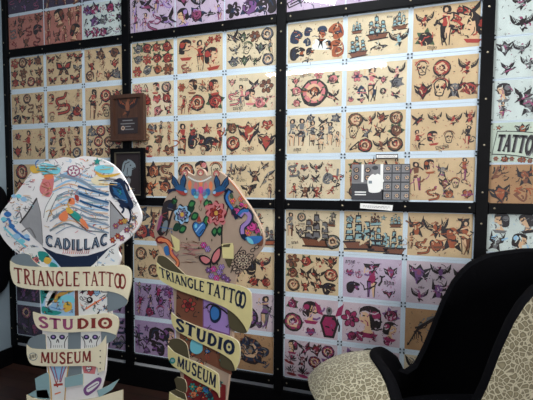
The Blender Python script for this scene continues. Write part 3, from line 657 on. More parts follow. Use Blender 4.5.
# ------------------------------------------------------------------ plaques, photograph and labels on the wall
def frame_bars(name, x0, x1, z0, z1, wd, y0, y1, mn, parent):
    V = []; F = []
    for b in ((x0, x1, y0, y1, z1-wd, z1), (x0, x1, y0, y1, z0, z0+wd), (x0, x0+wd, y0, y1, z0+wd, z1-wd), (x1-wd, x1, y0, y1, z0+wd, z1-wd)):
        g, f = boxgeo(*b); n = len(V); V += g; F += [tuple(n+q for q in ff) for ff in f]
    return link(name, V, F, [mn], parent=parent)
A1 = on_y(110.5, 95.5, -.06); A2 = on_y(144.3, 140.5, -.06)
w_, h_ = A2[0]-A1[0], A1[2]-A2[2]
t = empty('wooden_plaque', ((A1[0]+A2[0])/2, -.032, A2[2]))
box('backing_board', (-w_/2, w_/2, -.022, 0, .012, h_-.006), 'walnut_wood', t, bev=.003)
frame_bars('frame', -w_/2, w_/2, .012, h_, .028, -.036, -.022, 'walnut_wood', t)
box('ledge', (-w_/2-.012, w_/2+.012, -.05, 0, 0, .014), 'walnut_wood', t, bev=.003)
a = Art(); rnd = random.Random(3)
place(a, 'eagle', 0, h_*.76, w_*.66, 0, ('brown', 'brown', 'ink', 'rust'), -.0235, rnd)
a.build('carved_eagle', t)
a = Art(); pz = h_*.16; a.slab([(-w_*.3, pz), (w_*.3, pz), (w_*.3, pz+h_*.34), (-w_*.3, pz+h_*.34)], 'paint_ink', -.0245, -.022)
for k, (l, zz) in enumerate(((.3, .8), (.42, .6), (.2, .42), (.36, .24))):
    a.poly([(-w_*l*.5, pz+h_*.34*zz), (w_*l*.5, pz+h_*.34*zz), (w_*l*.5, pz+h_*.34*zz+.008), (-w_*l*.5, pz+h_*.34*zz+.008)], 'paint_grey', -.025)
place(a, 'medal', -w_*.14, pz+h_*.12, .05, 0, ('grey', 'grey', 'grey', 'ink'), -.0252, rnd)
a.build('engraved_plate', t)
tag(t, 'brown wooden plaque with dark plate and eagle, above the black framed picture', 'plaque')

A1 = on_y(110.5, 148.5, -.055); A2 = on_y(144.2, 199.5, -.055)
w_, h_ = A2[0]-A1[0], A1[2]-A2[2]
t = empty('picture_frame', ((A1[0]+A2[0])/2, -.032, A2[2]))
frame_bars('frame', -w_/2, w_/2, 0, h_, .03, -.026, 0, 'black_paint', t)
frame_bars('silver_liner', -w_/2+.03, w_/2-.03, .03, h_-.03, .007, -.018, -.006, 'screw_steel', t)
a = Art(); a.slab([(-w_/2+.03, .03), (w_/2-.03, .03), (w_/2-.03, h_-.03), (-w_/2+.03, h_-.03)], 'paint_ink', -.005, 0)
rnd = random.Random(8)
place(a, 'animal', .0, h_*.62, w_*.5, 0, ('slate', 'grey', 'grey', 'ink'), -.0055, rnd)
place(a, 'crest', .0, h_*.36, w_*.36, 0, ('grey', 'slate', 'grey', 'ink'), -.0055, rnd)
for zz in (.2, .165): a.poly([(-w_*.18, h_*zz), (w_*.18, h_*zz), (w_*.18, h_*zz+.005), (-w_*.18, h_*zz+.005)], 'paint_grey', -.0055)
a.build('dark_print', t)
tag(t, 'black framed dark picture with silver liner, hung below the wooden plaque', 'picture')

A1 = on_y(352, 164.5, -.02); A2 = on_y(409.3, 200.5, -.02)
w_, h_ = A2[0]-A1[0], A1[2]-A2[2]
t = empty('photograph', ((A1[0]+A2[0])/2, -.0172, A2[2]))
a = Art(); a.slab([(-w_/2, 0), (w_/2, 0), (w_/2, h_), (-w_/2, h_)], 'paint_grey', -.002, 0)
U = lambda x, z: (-w_/2+x*w_, z*h_)
def R(x0, z0, x1, z1, c, y): a.poly([U(x0, z0), U(x1, z0), U(x1, z1), U(x0, z1)], 'paint_'+c, y)
R(0, 0, .56, .46, 'dgrey', -.0023); R(0, .46, .5, 1, 'pgrey', -.0023); R(.54, 0, 1, 1, 'dgrey', -.0023)
for i in range(3):
    for j in range(4): R(.56+.15*i, .02+.25*j, .69+.15*i, .23+.25*j, 'pgrey', -.0025); 
rnd = random.Random(5)
for i in range(3):
    for j in range(4): place(a, 'medal', *U(.63+.16*i, .125+.25*j), .035, 0, ('dgrey', 'pgrey', 'white', 'pgrey'), -.0026, rnd)
R(.02, .5, .15, .94, 'grey', -.0025); R(.17, .5, .21, 1, 'white', -.0025); R(.23, .5, .44, .94, 'grey', -.0025)
for x, z in ((.08, .84), (.08, .64), (.28, .84), (.28, .62)): place(a, 'medal', *U(x, z), .04, 0, ('dgrey', 'dgrey', 'grey', 'pgrey'), -.0026, rnd)
R(.5, .3, .55, 1, 'white', -.0028)
a.poly([U(*q) for q in smooth_closed([(.3, .3), (.28, .55), (.34, .7), (.42, .74), (.5, .7), (.57, .52), (.5, .48), (.52, .26), (.42, .2), (.32, .22)], 3)], 'paint_white', -.0040)
a.poly([U(*q) for q in ell(.41, .82, .05, .12, 10)], 'paint_pgrey', -.0042); a.poly([U(*q) for q in ell(.41, .9, .055, .06, 10)], 'paint_dgrey', -.0044)
R(.3, .46, .36, .54, 'slate', -.0044)
for z in (.2, .13): R(.06, z, .26, z+.035, 'white', -.0045)
a.build('print', t)
tag(t, 'black and white photograph of a person in a white shirt before a flash wall', 'photograph')

def strip_label(corners, y, base, ink, label, rim=None):
    Q = [on_y(px, py, y) for px, py in corners]
    c = sum(Q)/4; t = empty('caption_label', (c[0], y, min(q[2] for q in Q)))
    a = Art(); pts = [(q[0]-c[0], q[2]-min(k[2] for k in Q)) for q in Q]
    a.slab(pts, 'paint_'+(rim or base), -.0015, 0)
    cx = sum(p[0] for p in pts)/4; cz = sum(p[1] for p in pts)/4
    q2 = [(cx+(p[0]-cx)*.94, cz+(p[1]-cz)*.62) for p in pts]
    a.poly(q2, 'paint_'+base, -.0018)
    B = lambda u, v: tuple((q2[3][k]*(1-u)+q2[2][k]*u)*(1-v)+(q2[0][k]*(1-u)+q2[1][k]*u)*v for k in (0, 1))
    rnd = random.Random(4)
    for v in (.3, .66):
        u = .06
        while u < .9:
            l = rnd.uniform(.04, .1); a.poly([B(u, v-.07), B(u+l, v-.07), B(u+l, v+.07), B(u, v+.07)], 'paint_'+ink, -.002); u += l+.02
    a.build('printed_card', t); tag(t, label, 'label')
strip_label([(376, 154.2), (398, 154), (398, 158.4), (376, 158.8)], -.0172, 'white', 'grey', 'small black-edged caption strip directly above the grey photograph', rim='ink')
strip_label([(360.3, 203.2), (393, 205.2), (392.2, 210.8), (360, 208.2)], -.0308, 'white', 'grey', 'white caption strip stuck on the eye-level batten below the photograph')

# black shape on the left wall
t = empty('wall_pad', (-2.458, -.50, .64))
V = []; F = []; n = 40
Yc, Zc = -.30, .31
for k, (sc_, x) in enumerate(((1.0, 0), (1.0, .04), (.93, .075), (.7, .1), (.01, .105))):
    for i in range(n):
        q = 2*math.pi*i/n; c_, s_ = math.cos(q), math.sin(q)
        V.append((x, 0.0+.46*sc_*math.copysign(abs(c_)**.3, c_), .475+.475*sc_*math.copysign(abs(s_)**.4, s_)))
for k in range(4):
    for i in range(n): F.append((k*n+i, k*n+(i+1) % n, (k+1)*n+(i+1) % n, (k+1)*n+i))
F.append(tuple(range(n))[::-1])
link('padding', V, F, ['black_velvet'], parent=t, smooth=True)
tag(t, 'black padded shape on the grey left wall behind the white figure', 'wall pad')

# ------------------------------------------------------------------ painted cut-out figures
class Board:
    def __init__(s, px, py, Y, ang):
        s.P0 = on_y(px, py, Y); s.ang = ang
        s.dx = np.array([math.cos(ang), math.sin(ang), 0]); s.n = np.array([-math.sin(ang), math.cos(ang), 0])
        s.root = None
    def uv(s, px, py):
        d = ray(px, py); t = np.dot(s.P0-CAM, s.n)/np.dot(d, s.n); Q = CAM+d*t-s.P0
        return (float(np.dot(Q, s.dx)), float(Q[2]+s.P0[2]))
    def pts(s, L): return [s.uv(*p) for p in L]
    def make_root(s, name): s.root = empty(name, (s.P0[0], s.P0[1], 0), s.ang); return s.root
def ribbon_text(a, bd, s, base, top, col, y, **kw):
    for pl in text_polys(s, **kw):
        # refine long edges so letters follow the curve
        q = []
        for u, v in pl:
            A = lerp_curve(base, min(max(u, 0), 1)); B = lerp_curve(top, min(max(u, 0), 1))
            q.append(bd.uv(A[0]+(B[0]-A[0])*v, A[1]+(B[1]-A[1])*v))
        a.poly(q, 'paint_'+col, y)
def scaler(bd):
    return lambda x, z: bd.uv(x, -z)
def mot(a, bd, name, px, py, s, rot=0, cols=('red', 'navy', 'green', 'white'), y=-.0016, seed=1, flip=False, sx=1.0):
    place(a, name, px, -py, s, rot, cols, y, random.Random(seed), flip, sx, conv=lambda x, z: bd.uv(x, -z))
for nm, c_ in (('board_white', (232, 228, 226)), ('board_tan', (176, 152, 132)), ('board_grey', (150, 150, 152)), ('ribbon_cream', (232, 222, 192)), ('ribbon_cream_yellow', (226, 212, 150)), ('board_edge', (190, 180, 150))):
    mat(nm, c_, rough=.5, noise=.06, nscale=12)

# ---- figure one: white figure with CADILLAC
B1 = Board(72, 200, -1.0, 0.0); root = B1.make_root('cutout_figure')
a = Art(); rnd = random.Random(11)
outer = smooth_open([(52, 160), (64, 157), (73, 158.5), (84, 156), (98, 158), (110, 163), (120, 172), (128, 186), (136, 202), (141, 214), (139, 226), (129, 238), (117, 248), (120.5, 257), (117, 268), (112, 278), (112, 300), (111, 316), (108, 335), (106, 352), (105, 372), (99, 400), (95, 450), (98, 490), (104, 505)], 3)
outer = outer+[(106, 512), (66, 512), (66, 500), (70, 450), (66, 410)]+[(47, 410), (50, 450), (46, 500), (44, 512), (26, 512)]
outer += smooth_open([(28, 505), (38, 490), (44, 450), (47, 372), (43, 340), (40, 300), (38, 278), (26, 260), (12, 249), (2, 237), (-2, 226), (1, 213), (10, 201), (20, 188), (32, 171), (41, 162.5)], 3)
OUT1 = outer
a.slab(B1.pts(outer), 'board_white', 0, .012, 'board_white')
def pp(pts, c, y=-.0010, sm=3, bd=None, art=None):
    q = smooth_closed(pts, sm) if sm else pts
    (art or a).poly((bd or B1).pts(q), c if c.startswith('board') or c.startswith('ribbon') else 'paint_'+c, y)
def ln(pts, w, c, y=-.0014, taper=0, bd=None, art=None):
    (art or a).poly((bd or B1).pts(strip(smooth_open(pts, 3) if len(pts) > 2 else pts, w, taper)), 'paint_'+c, y)
# grey ground between the arms and the body, navy trousers
pp([(37, 199.5), (41, 212), (43, 241), (43, 246), (34, 238), (21, 223)], 'board_grey', sm=0)
pp([(110.5, 203), (119, 213), (129, 224), (121, 232), (111, 239)], 'board_grey', sm=0)
ln([(37, 198), (29, 211), (20, 223)], 1.5, 'ink'); ln([(110, 201), (120, 213), (129.5, 224)], 1.3, 'ink'); ln([(110.5, 203), (110.5, 238)], .7, 'grey'); ln([(37, 199), (41, 215), (43, 243)], .6, 'grey')
pp([(42, 246.5), (56, 253), (72, 256.5), (88, 255.5), (104, 250.5), (117, 243), (112, 249), (100, 270), (50, 270), (60, 268), (52, 258)], 'dnavy', sm=0)
# chest artwork: wave stripes
for k in range(19):
    y0 = 174+k*3.1; x0 = 56-(k % 3)*3; c_ = rnd.choice(['wave', 'wave', 'slate', 'paleblue', 'tealgrey', 'skin'])
    ln([(x0, y0+4), (x0+16, y0-3+rnd.uniform(-1, 1)), (x0+34, y0+3), (108 if k < 18 else 96, y0+5+rnd.uniform(-2, 1))], rnd.uniform(1.0, 2.4), c_, -.0012-.00002*k, .5)
ln([(60, 175), (80, 180), (96, 190), (109, 195)], 3, 'wave', -.0016); ln([(76, 192), (92, 200), (109, 204)], 2.4, 'wave', -.0016)
pp([(46, 176), (54, 176), (53, 190), (50, 197), (42, 194), (40, 187)], 'pink', -.0020)     # red-haired figure
pp([(44, 176), (50, 173), (54, 177), (48, 180)], 'orange', -.0021); ln([(44, 184), (49, 182), (51, 189)], .6, 'rust', -.0023)
pp([(54, 192), (59, 194), (52, 206), (46, 222), (44, 216), (47, 203)], 'white', -.0022); ln([(54, 193), (46, 207), (44, 218)], .6, 'grey', -.0024); ln([(58, 195), (52, 208), (47, 222)], .6, 'grey', -.0024)
ln([(46, 212), (50, 210), (52, 214), (48, 217)], .7, 'gold', -.0024)
pp([(59, 216), (67, 210), (68, 219), (62, 221)], 'orange', -.0022); pp([(71, 210), (78, 213), (84, 222), (78, 221), (70, 214)], 'teal', -.0022)
pp([(66, 208), (70, 208), (74, 212), (69, 214)], 'yellow', -.0024); pp([(80, 219), (85, 220), (89, 229), (82, 224)], 'orange', -.0023); pp([(69, 199), (74, 198), (75, 204), (70, 204)], 'orange', -.0022)
ln([(68, 213), (78, 222), (88, 231)], 1, 'brown', -.0025); pp([(75, 195), (79, 196), (79, 201), (76, 200)], 'red', -.0022)
ln([(70, 208), (68, 204), (71, 199)], 1.4, 'gold', -.0022)
# shoulder banners, stars
pp([(38, 166), (46, 163), (60, 168), (58, 174), (44, 174)], 'cyan', -.0018); pp([(30, 167), (38, 166), (40, 172), (33, 173)], 'yellow', -.0019); ln([(37, 168), (36, 163), (39, 160)], 1.2, 'blue', -.0022)
pp([(95, 167), (104, 165), (113, 166), (112, 173), (98, 172)], 'cyan', -.0018); pp([(96, 171), (104, 175), (121, 173), (112, 177), (100, 177)], 'yellow', -.0019)
pp([(92, 178), (104, 176), (108, 186), (94, 184)], 'cream', -.0017)
a.poly(B1.pts(starp(97.5, 161.5, 4.2, 1.8, 5, -90)), 'paint_teal', -.0022)
a.poly(B1.pts(ell(74, 171, 6.4, 5.8, 14)), 'paint_plum', -.0020); a.poly(B1.pts(ell(74, 171, 5.2, 4.8, 14)), 'paint_white', -.0022)
a.poly(B1.pts(starp(74, 171, 5.6, 2.0, 5, -90)), 'paint_plum', -.0024); a.poly(B1.pts(starp(74, 171, 3.0, 1.0, 5, -54)), 'paint_white', -.0026)
# blue seal-like beast on the right sleeve
pp([(110, 183), (115, 180), (120, 178), (124, 181), (127, 190), (131, 198), (134, 205), (131, 210), (126, 208), (122, 206), (117, 200), (113, 197), (110, 191)], 'dnavy', -.0020)
pp([(113, 185), (120, 183), (125, 193), (128, 203), (122, 200), (115, 193)], 'sblue', -.0022); ln([(128, 206), (131, 214), (130, 221), (128, 223)], 1.8, 'dnavy', -.0020)
ln([(124, 181), (128, 186), (129, 191)], 2, 'dnavy', -.0021); ln([(120, 205), (124, 209), (122, 213)], 2, 'dnavy', -.0021)
pp([(118, 190), (120, 189.6), (122, 194), (120.5, 195)], 'teal', -.0024)
for k in range(16): ln([(rnd.uniform(112, 124), y_ := rnd.uniform(183, 200)), (rnd.uniform(114, 127), y_+3)], .7, rnd.choice(['dnavy', 'navy', 'wave', 'sblue']), -.0026)
for k in range(14): ln([(rnd.uniform(41, 53), y_ := rnd.uniform(177, 194)), (rnd.uniform(42, 52), y_+2.5)], .7, rnd.choice(['skin', 'rust', 'pink', 'yellow']), -.0025)
for k in range(16): ln([(rnd.uniform(36, 60), y_ := rnd.uniform(164, 174)), (rnd.uniform(36, 60), y_+1)], .8, rnd.choice(['white', 'teal', 'gold', 'grey', 'white']), -.0025)
for k in range(16): ln([(rnd.uniform(94, 118), y_ := rnd.uniform(165, 186)), (rnd.uniform(94, 118), y_+1)], .8, rnd.choice(['white', 'skin', 'gold', 'grey', 'wave']), -.0025)
for k in range(6): ln([(78+k, 186+8*k*.9), (90, 190+8*k*.9), (109, 195+8*k*.95)], 2.2, rnd.choice(['wave', 'sblue', 'wave']), -.0017-.00002*k, .3)
# left sleeve
for (x, y_, s_) in ((19, 196, 3), (24, 199, 3.4), (14, 196, 2.6), (8, 214, 4), (4, 219, 3.2), (12, 226, 3.4), (17, 236, 4), (22, 241, 3.6), (27, 236, 3)):
    pp([(x-s_, y_), (x, y_-s_*.7), (x+s_, y_+.5), (x, y_+s_*.8)], rnd.choice(['paleblue', 'cyan', 'blue']), -.0017)
ln([(3, 222), (9, 219), (12, 227), (22, 236), (30, 240)], 2.6, 'blue', -.0016); ln([(4, 227), (14, 237), (26, 247)], 1.8, 'cyan', -.0016)
ln([(22, 232), (30, 228), (36, 238)], 1.4, 'grey', -.0016); ln([(16, 217), (20, 212), (22, 219)], 1.2, 'grey', -.0016)
# right forearm
for (x, y_, c_) in ((116, 226, 'plum'), (121, 222, 'red'), (127, 230, 'plum'), (118, 236, 'red'), (125, 221, 'gold'), (131, 226, 'grey'), (113, 240, 'red'), (134, 218, 'grey'), (122, 238, 'plum')):
    mot(a, B1, 'flower', x, y_, 7, 0, (c_, 'gold', 'teal', 'white'), -.0018, int(x))
for k in range(520):   # fine line work everywhere on the sleeves and shoulders
    x, y_ = rnd.choice([(rnd.uniform(4, 36), rnd.uniform(175, 236)), (rnd.uniform(112, 138), rnd.uniform(185, 238)), (rnd.uniform(40, 110), rnd.uniform(160, 178)), (rnd.uniform(46, 108), rnd.uniform(180, 232)), (rnd.uniform(14, 40), rnd.uniform(235, 262))])
    # keep marks on the figure
    inside = False; j = len(OUT1)-1
    for i in range(len(OUT1)):
        xi, yi = OUT1[i]; xj, yj = OUT1[j]
        if (yi > y_) != (yj > y_) and x < (xj-xi)*(y_-yi)/(yj-yi)+xi: inside = not inside
        j = i
    if not inside or (19 < x < 43 and 200+(41-x)*1.1 < y_ < 245) or (110 < x < 129 and 205 < y_ < 240): continue
    c_ = rnd.choice(['grey', 'slate', 'ink', 'plum', 'wave', 'orange', 'skin', 'pink', 'paleblue', 'gold', 'tealgrey', 'grey'])
    q = rnd.uniform(0, 6); l = rnd.uniform(1.2, 4)
    ln([(x-l*math.cos(q), y_-l*math.sin(q)*.6), (x+rnd.uniform(-1, 1), y_+rnd.uniform(-1, 1)), (x+l*math.cos(q), y_+l*math.sin(q)*.6)], rnd.uniform(.35, .8), c_, -.0015)
# CADILLAC in a downward arc with flames under it
base = [(46, 245), (60, 248.5), (77, 250.5), (94, 248.5), (108, 244)]; top = [(46, 235), (60, 238), (77, 239.5), (94, 238), (108, 233.5)]
ribbon_text(a, B1, 'CADILLAC', base, top, 'dnavy', -.0026, serif=True, gap=.1, k=.3, t=.18)
ribbon_text(a, B1, 'CADILLAC', [(x+.2, y_-.6) for x, y_ in base], [(x+.2, y_+.6) for x, y_ in top], 'wave', -.0028, serif=False, gap=.14, k=.09, t=.05)
for k in range(13): ln([(63+k*2.1, 254-.05*abs(k-6)), (64+k*2.1, 251), (63.4+k*2.1, 247.5)], .7, rnd.choice(['red', 'pink', 'orange']), -.0024, .6)
# hands over the waist
pp([(25, 252), (34, 247), (42, 249), (52, 257), (60, 266), (62, 270), (36, 270), (30, 262)], 'white', -.0016)
pp([(38, 252), (46, 252), (50, 258), (42, 262)], 'teal', -.0018); pp([(46, 256), (54, 259), (60, 268), (50, 268)], 'paleblue', -.0018); pp([(46, 257), (52, 259), (49, 264), (44, 262)], 'yellow', -.0020); pp([(52, 262), (58, 266), (54, 270), (50, 266)], 'teal', -.0021)
mot(a, B1, 'rose', 36, 260, 10, 0, ('pink', 'plum', 'teal', 'white'), -.0020, 3); mot(a, B1, 'flower', 31, 256, 6, 0, ('white', 'plum', 'teal', 'white'), -.0021, 4)
pp([(110, 248), (104, 254), (94, 264), (88, 271), (112, 271), (118, 262), (119, 252), (116, 246)], 'white', -.0016)
for (x, y_) in ((100, 262), (107, 256), (112, 252), (105, 265), (96, 267), (113, 261)): mot(a, B1, 'squig', x, y_, 7, 0, ('paleblue', 'orange', 'grey', 'white'), -.0019, int(x*3))
ln([(98, 256), (98, 266)], .5, 'slate', -.0019)
# trousers / legs between the ribbons
pp([(40, 285), (74, 285), (75, 316), (42, 316)], 'paleblue', -.0014, 0)
for pts, c_ in (([(41, 288), (50, 289), (46, 296), (42, 304)], 'teal'), ([(49, 290), (57, 289), (52, 304), (45, 306)], 'white'), ([(54, 291), (59, 290), (53, 301), (47, 305)], 'red'), ([(60, 292), (70, 289), (74, 291), (62, 296), (56, 303), (54, 299)], 'gold'),
                ([(58, 298), (66, 295), (74, 297), (74, 303), (64, 300), (60, 306)], 'cyan'), ([(64, 303), (71, 302), (72, 309), (65, 312)], 'yellow'), ([(43, 306), (52, 310), (62, 312), (56, 315), (43, 313)], 'teal'), ([(44, 289), (48, 288), (48, 293), (45, 293)], 'yellow')):
    pp(pts, c_, -.0018-.00004*len(pts))
pp([(78, 285), (112, 285), (110, 316), (79, 316)], 'white', -.0014, 0)
pp([(75, 285), (78, 285), (79, 316), (75, 316)], 'brown', -.0015, 0)
for k, (x, y_, n_, c_) in enumerate(((84, 290, 'swallow', 'dnavy'), (91, 293, 'heart', 'red'), (90, 300, 'ball', 'orange'), (97, 293, 'heart', 'paleblue'), (95, 305, 'dagger', 'orange'), (103, 298, 'squig', 'grey'), (85, 308, 'squig', 'grey'), (106, 306, 'squig', 'plum'), (105, 290, 'squig', 'grey'), (84, 299, 'squig', 'slate'), (98, 311, 'squig', 'ink'))):
    mot(a, B1, n_, x, y_, 9, 0, (c_, c_, 'teal', 'white'), -.0019, k)
ln([(86, 309), (95, 303), (106, 297)], 1.6, 'orange', -.0022)
for k in range(40): ln([(rnd.uniform(42, 73), y_ := rnd.uniform(289, 314)), (rnd.uniform(42, 73)*.3+y_*0+40, y_+rnd.uniform(-2, 3))], .6, rnd.choice(['white', 'teal', 'cyan', 'gold', 'blue', 'ink']), -.0030) if k < 9 else mot(a, B1, 'squig', rnd.choice([rnd.uniform(44, 72), rnd.uniform(80, 108)]), rnd.uniform(290, 314), 6, 0, (rnd.choice(['plum', 'blue', 'orange', 'grey', 'teal']), 'gold', 'teal', 'white'), -.0028, 300+k)
# skull knees
pp([(68, 326), (81, 326), (81, 350), (68, 350)], 'slate', -.0012, 0)
for cx in (58, 91):
    w2 = 11 if cx == 58 else 10
    pp([(cx-w2, 326), (cx+w2, 326), (cx+w2-1, 341), (cx+w2-3, 349), (cx-w2+3, 349), (cx-w2+1, 341)], 'white', -.0016, 0)
    ln([(cx-w2+1, 336), (cx-w2+4, 342), (cx-w2+4, 348)], .8, 'ink', -.0020); ln([(cx+w2-1, 336), (cx+w2-4, 342), (cx+w2-4, 348)], .8, 'ink', -.0020)
    for sg in (-1, 1):
        a.poly(B1.pts(ell(cx+sg*4.4, 337, 3.1, 2.5, 10)), 'paint_dnavy', -.0020); a.poly(B1.pts(ell(cx+sg*4.4, 336.8, 1.4, 1.2, 8)), 'paint_lilac', -.0022)
    ln([(cx-1.2, 342.5), (cx, 339), (cx+1.2, 342.5)], .9, 'ink', -.0021)
    for k in range(5): ln([(cx-4+2*k, 345), (cx-4+2*k, 347.5)], .4, 'ink', -.0021)
# lower legs
pp([(66, 363), (84, 363), (80, 384), (66, 384)], 'slate', -.0012, 0)
pp([(48, 364), (68, 364), (66, 384), (64, 402), (52, 402), (50, 384)], 'white', -.0014, 0)
pp([(51, 364), (66, 364), (62, 378), (56, 378)], 'paleblue', -.0017)
for x0, x1 in ((50, 56), (54, 58), (67, 61), (63, 60)): ln([(x0, 365), (x0*.4+x1*.6, 374), (x1, 382)], 1.0, 'plum', -.0020)
ln([(54, 385), (63, 384)], 2.2, 'red', -.0020); ln([(56, 381), (58, 387)], 1.4, 'red', -.0021); ln([(55, 394), (61, 392)], 1.3, 'orange', -.0020)
ln([(48, 365), (51, 384), (52, 402)], 1.0, 'gold', -.0020); ln([(69, 365), (66, 384), (65, 402)], 1.0, 'gold', -.0020)
pp([(82, 364), (97, 364), (95, 374), (84, 373)], 'pink', -.0015, 0); mot(a, B1, 'heart', 89, 369, 8, 0, ('white', 'plum', 'plum', 'white'), -.0018, 6)
pp([(82, 364), (82, 384), (84, 402), (92, 402), (100, 380), (105, 366)], 'white', -.0013, 0)
for k in range(5): a.poly(B1.pts(ell(100-.4*k, 348+6.5*k, .7, .7, 6)), 'paint_ink', -.0022)
pp([(84, 388), (92, 381), (99, 377), (102, 380), (98, 388), (89, 395), (85, 394)], 'purple', -.0020); pp([(87, 388), (97, 381), (99, 384), (89, 392)], 'white', -.0022)
ln([(88, 389), (98, 383)], .9, 'purple', -.0024)
for k in range(20): mot(a, B1, 'squig', rnd.choice([57, 88])+rnd.uniform(-5, 5), rnd.uniform(404, 500), 9, 0, ('plum', 'blue', 'teal', 'white'), -.0018, 60+k)
a.build('figure_board', root)

def ribbon(name, bd, root, front, backs, cream, grey, texts, extras=(), y0=-.008):
    a = Art()
    a.slab(bd.pts(front), cream, y0, y0+.006, 'board_edge')
    for b in backs: a.slab(bd.pts(b), grey, y0+.003, y0+.0065, 'board_edge')
    for tx in texts: ribbon_text(a, bd, tx[0], tx[1], tx[2], tx[3], y0-.0006, **tx[4])
    for ex in extras: ex(a)
    o = a.build('ribbon_banner', root); o['label'] = name; return o
up = smooth_open([(11.3, 260.5), (17, 264), (30, 266.2), (60, 267), (90, 266.6), (112, 265.3), (124, 265), (130.5, 268), (132.5, 274), (132, 285), (128.5, 299.5)], 3)
lo = smooth_open([(128.5, 299.5), (122, 294.5), (110, 291), (90, 290), (60, 290.4), (40, 289.5), (26, 288), (17, 285), (13, 278), (11.3, 268)], 3)
ribbon('cream ribbon lettered TRIANGLE TATTOO', B1, root, up+lo,
       [smooth_open([(11.3, 260.5), (14, 256), (22, 253.5), (30, 254.5), (33, 259), (38, 264), (42, 266.5)], 3)+[(30, 266.2), (17, 264)],
        [(108, 291)]+smooth_open([(112, 291.2), (122, 294.5), (128.3, 299.5), (126, 305), (118, 309), (108, 312)], 3)], 'ribbon_cream', 'board_grey' if False else 'paint_slate',
       [('TRIANGLE', [(16, 282.5), (40, 285.5), (81, 286)], [(15, 267), (40, 270.5), (81, 271.5)], 'letter', dict(k=.17, t=.1, gap=.08)),
        ('TATTOO', [(84.5, 285.5), (106, 285.5), (127, 289)], [(84, 271.5), (106, 271), (127.5, 274.5)], 'letter', dict(k=.17, t=.1, gap=.06, overlap_oo=True))])
up = smooth_open([(34, 311.5), (44, 314.3), (60, 315.6), (76, 315.6), (95, 314.2), (106, 313), (114, 314), (119, 318), (119.5, 326), (117, 334.5)], 3)
lo = smooth_open([(117, 334.5), (110, 332), (100, 330.8), (84, 331.3), (68, 332), (50, 331), (42, 329.3), (37, 325), (34.5, 318)], 3)
ribbon('cream ribbon lettered STUDIO', B1, root, up+lo, [[(102, 331)]+smooth_open([(110, 332), (116.8, 334.7), (114, 340), (108, 343), (104, 345)], 3)+[(102, 345)]], 'ribbon_cream', 'paint_slate',
       [('STU', [(40, 326.5), (60, 328.8), (75, 328.6)], [(39.5, 316), (60, 318.6), (75, 318.4)], 'plum', dict(k=.24, t=.17, gap=.1)),
        ('DIQ', [(78, 328.4), (96, 327.6), (113.5, 327.8)], [(78, 318.2), (96, 317.6), (113.5, 317.5)], 'letter', dict(k=.24, t=.17, gap=.1))])
up = smooth_open([(27.7, 344.5), (33, 348), (50, 349), (70, 349), (90, 348), (99, 345), (104, 340), (107, 335)], 3)
lo = smooth_open([(107, 336), (107, 352), (105, 370)], 3)+smooth_open([(99, 372), (97, 366), (80, 365.4), (56, 365.8), (38, 365), (31, 362), (28, 354)], 3)
def museum_extra(a):
    a.poly(B1.pts(ell(34.5, 356, 4.4, 4.0, 12)), 'paint_slate', -.0090); a.poly(B1.pts(ell(34.5, 356, 3.7, 3.3, 12)), 'ribbon_cream', -.0092)
    for k in range(4): a.poly(B1.pts(strip([(31.6+k*1.6, 358.4-k*.4), (32.4+k*1.6, 354.4-k*.4)], .8)), 'paint_ink', -.0094)
    for k in range(4): a.poly(B1.pts(ell(101.5, 350+6*k, .7, .8, 6)), 'paint_ink', -.0094)
ribbon('cream ribbon lettered MUSEUM', B1, root, up+lo, [smooth_open([(27.7, 344.5), (31, 338), (40, 334.5), (46, 334.3), (46.5, 340), (47, 349)], 3)+[(33, 348)]], 'ribbon_cream', 'paint_slate',
       [('MUSEUM', [(42, 362.3), (68, 363), (92.5, 361)], [(42, 351.5), (68, 352), (92.5, 350)], 'letter', dict(k=.2, t=.13, gap=.08))], [museum_extra])
ribbon('pale lower ribbon with pointed ends', B1, root, [(28, 394), (33, 397), (45, 399), (70, 401), (98, 397), (110, 393), (124, 389), (124, 404), (122, 416), (100, 420), (60, 424), (36, 420), (29, 408)],
       [smooth_open([(36, 378), (46, 373), (50, 374), (51, 398)], 2)+[(38, 397)], [(29, 394), (36, 390), (48, 389), (51, 399), (38, 398)], [(98, 390), (108, 385.5), (120, 378.5), (113, 389), (100, 397)], [(66, 377), (84, 373), (84, 384), (66, 387)]], 'ribbon_cream', 'paint_tealgrey',
       [('SIN', [(110, 407), (122, 404)], [(110, 398), (122, 395)], 'dnavy', dict(k=.22, t=.14, gap=.1))] if False else [], y0=-.010)
tag(root, 'painted cut-out figure, white with blue waves and CADILLAC lettering, leftmost of the two', 'cut-out figure', 'painted cut-out tattooed figures')
fz = box('foot_base', (B1.uv(30, 505)[0]-.05, B1.uv(110, 505)[0]+.05, -.15, .17, 0, .04), 'black_paint', root, bev=.005)

# ---- figure two: tan figure with flowers
B2 = Board(206, 230, -1.10, -math.radians(20)); root = B2.make_root('cutout_figure')
a = Art(); rnd = random.Random(21)
P2 = lambda x, y_: (130+x/3.331, 160+y_/3.331)
outer = smooth_open([(176, 181), (181, 175), (184.5, 170), (189, 173), (195, 175.5), (197, 170.5), (201, 168.5), (204.5, 171), (207, 175.5), (213, 173.5), (216.5, 170.5), (221, 172.5), (228, 178), (236, 187), (243, 197), (250, 207), (256, 217), (261, 228), (263.5, 236), (262.5, 246), (254, 258), (243, 270), (236, 275)], 3)
outer = outer+[(234, 285), (233, 320), (232, 350), (226, 400), (224, 450), (230, 520), (238, 543), (208, 548), (207, 520), (206, 450), (204, 450), (203, 520), (200, 540), (168, 530), (178, 515), (184, 450), (184, 400), (177, 350), (175, 320), (173, 290)]
outer += smooth_open([(173, 272), (168, 266), (161, 256), (157, 245), (154, 232), (156, 223), (160, 213), (164, 202), (169, 192)], 3)
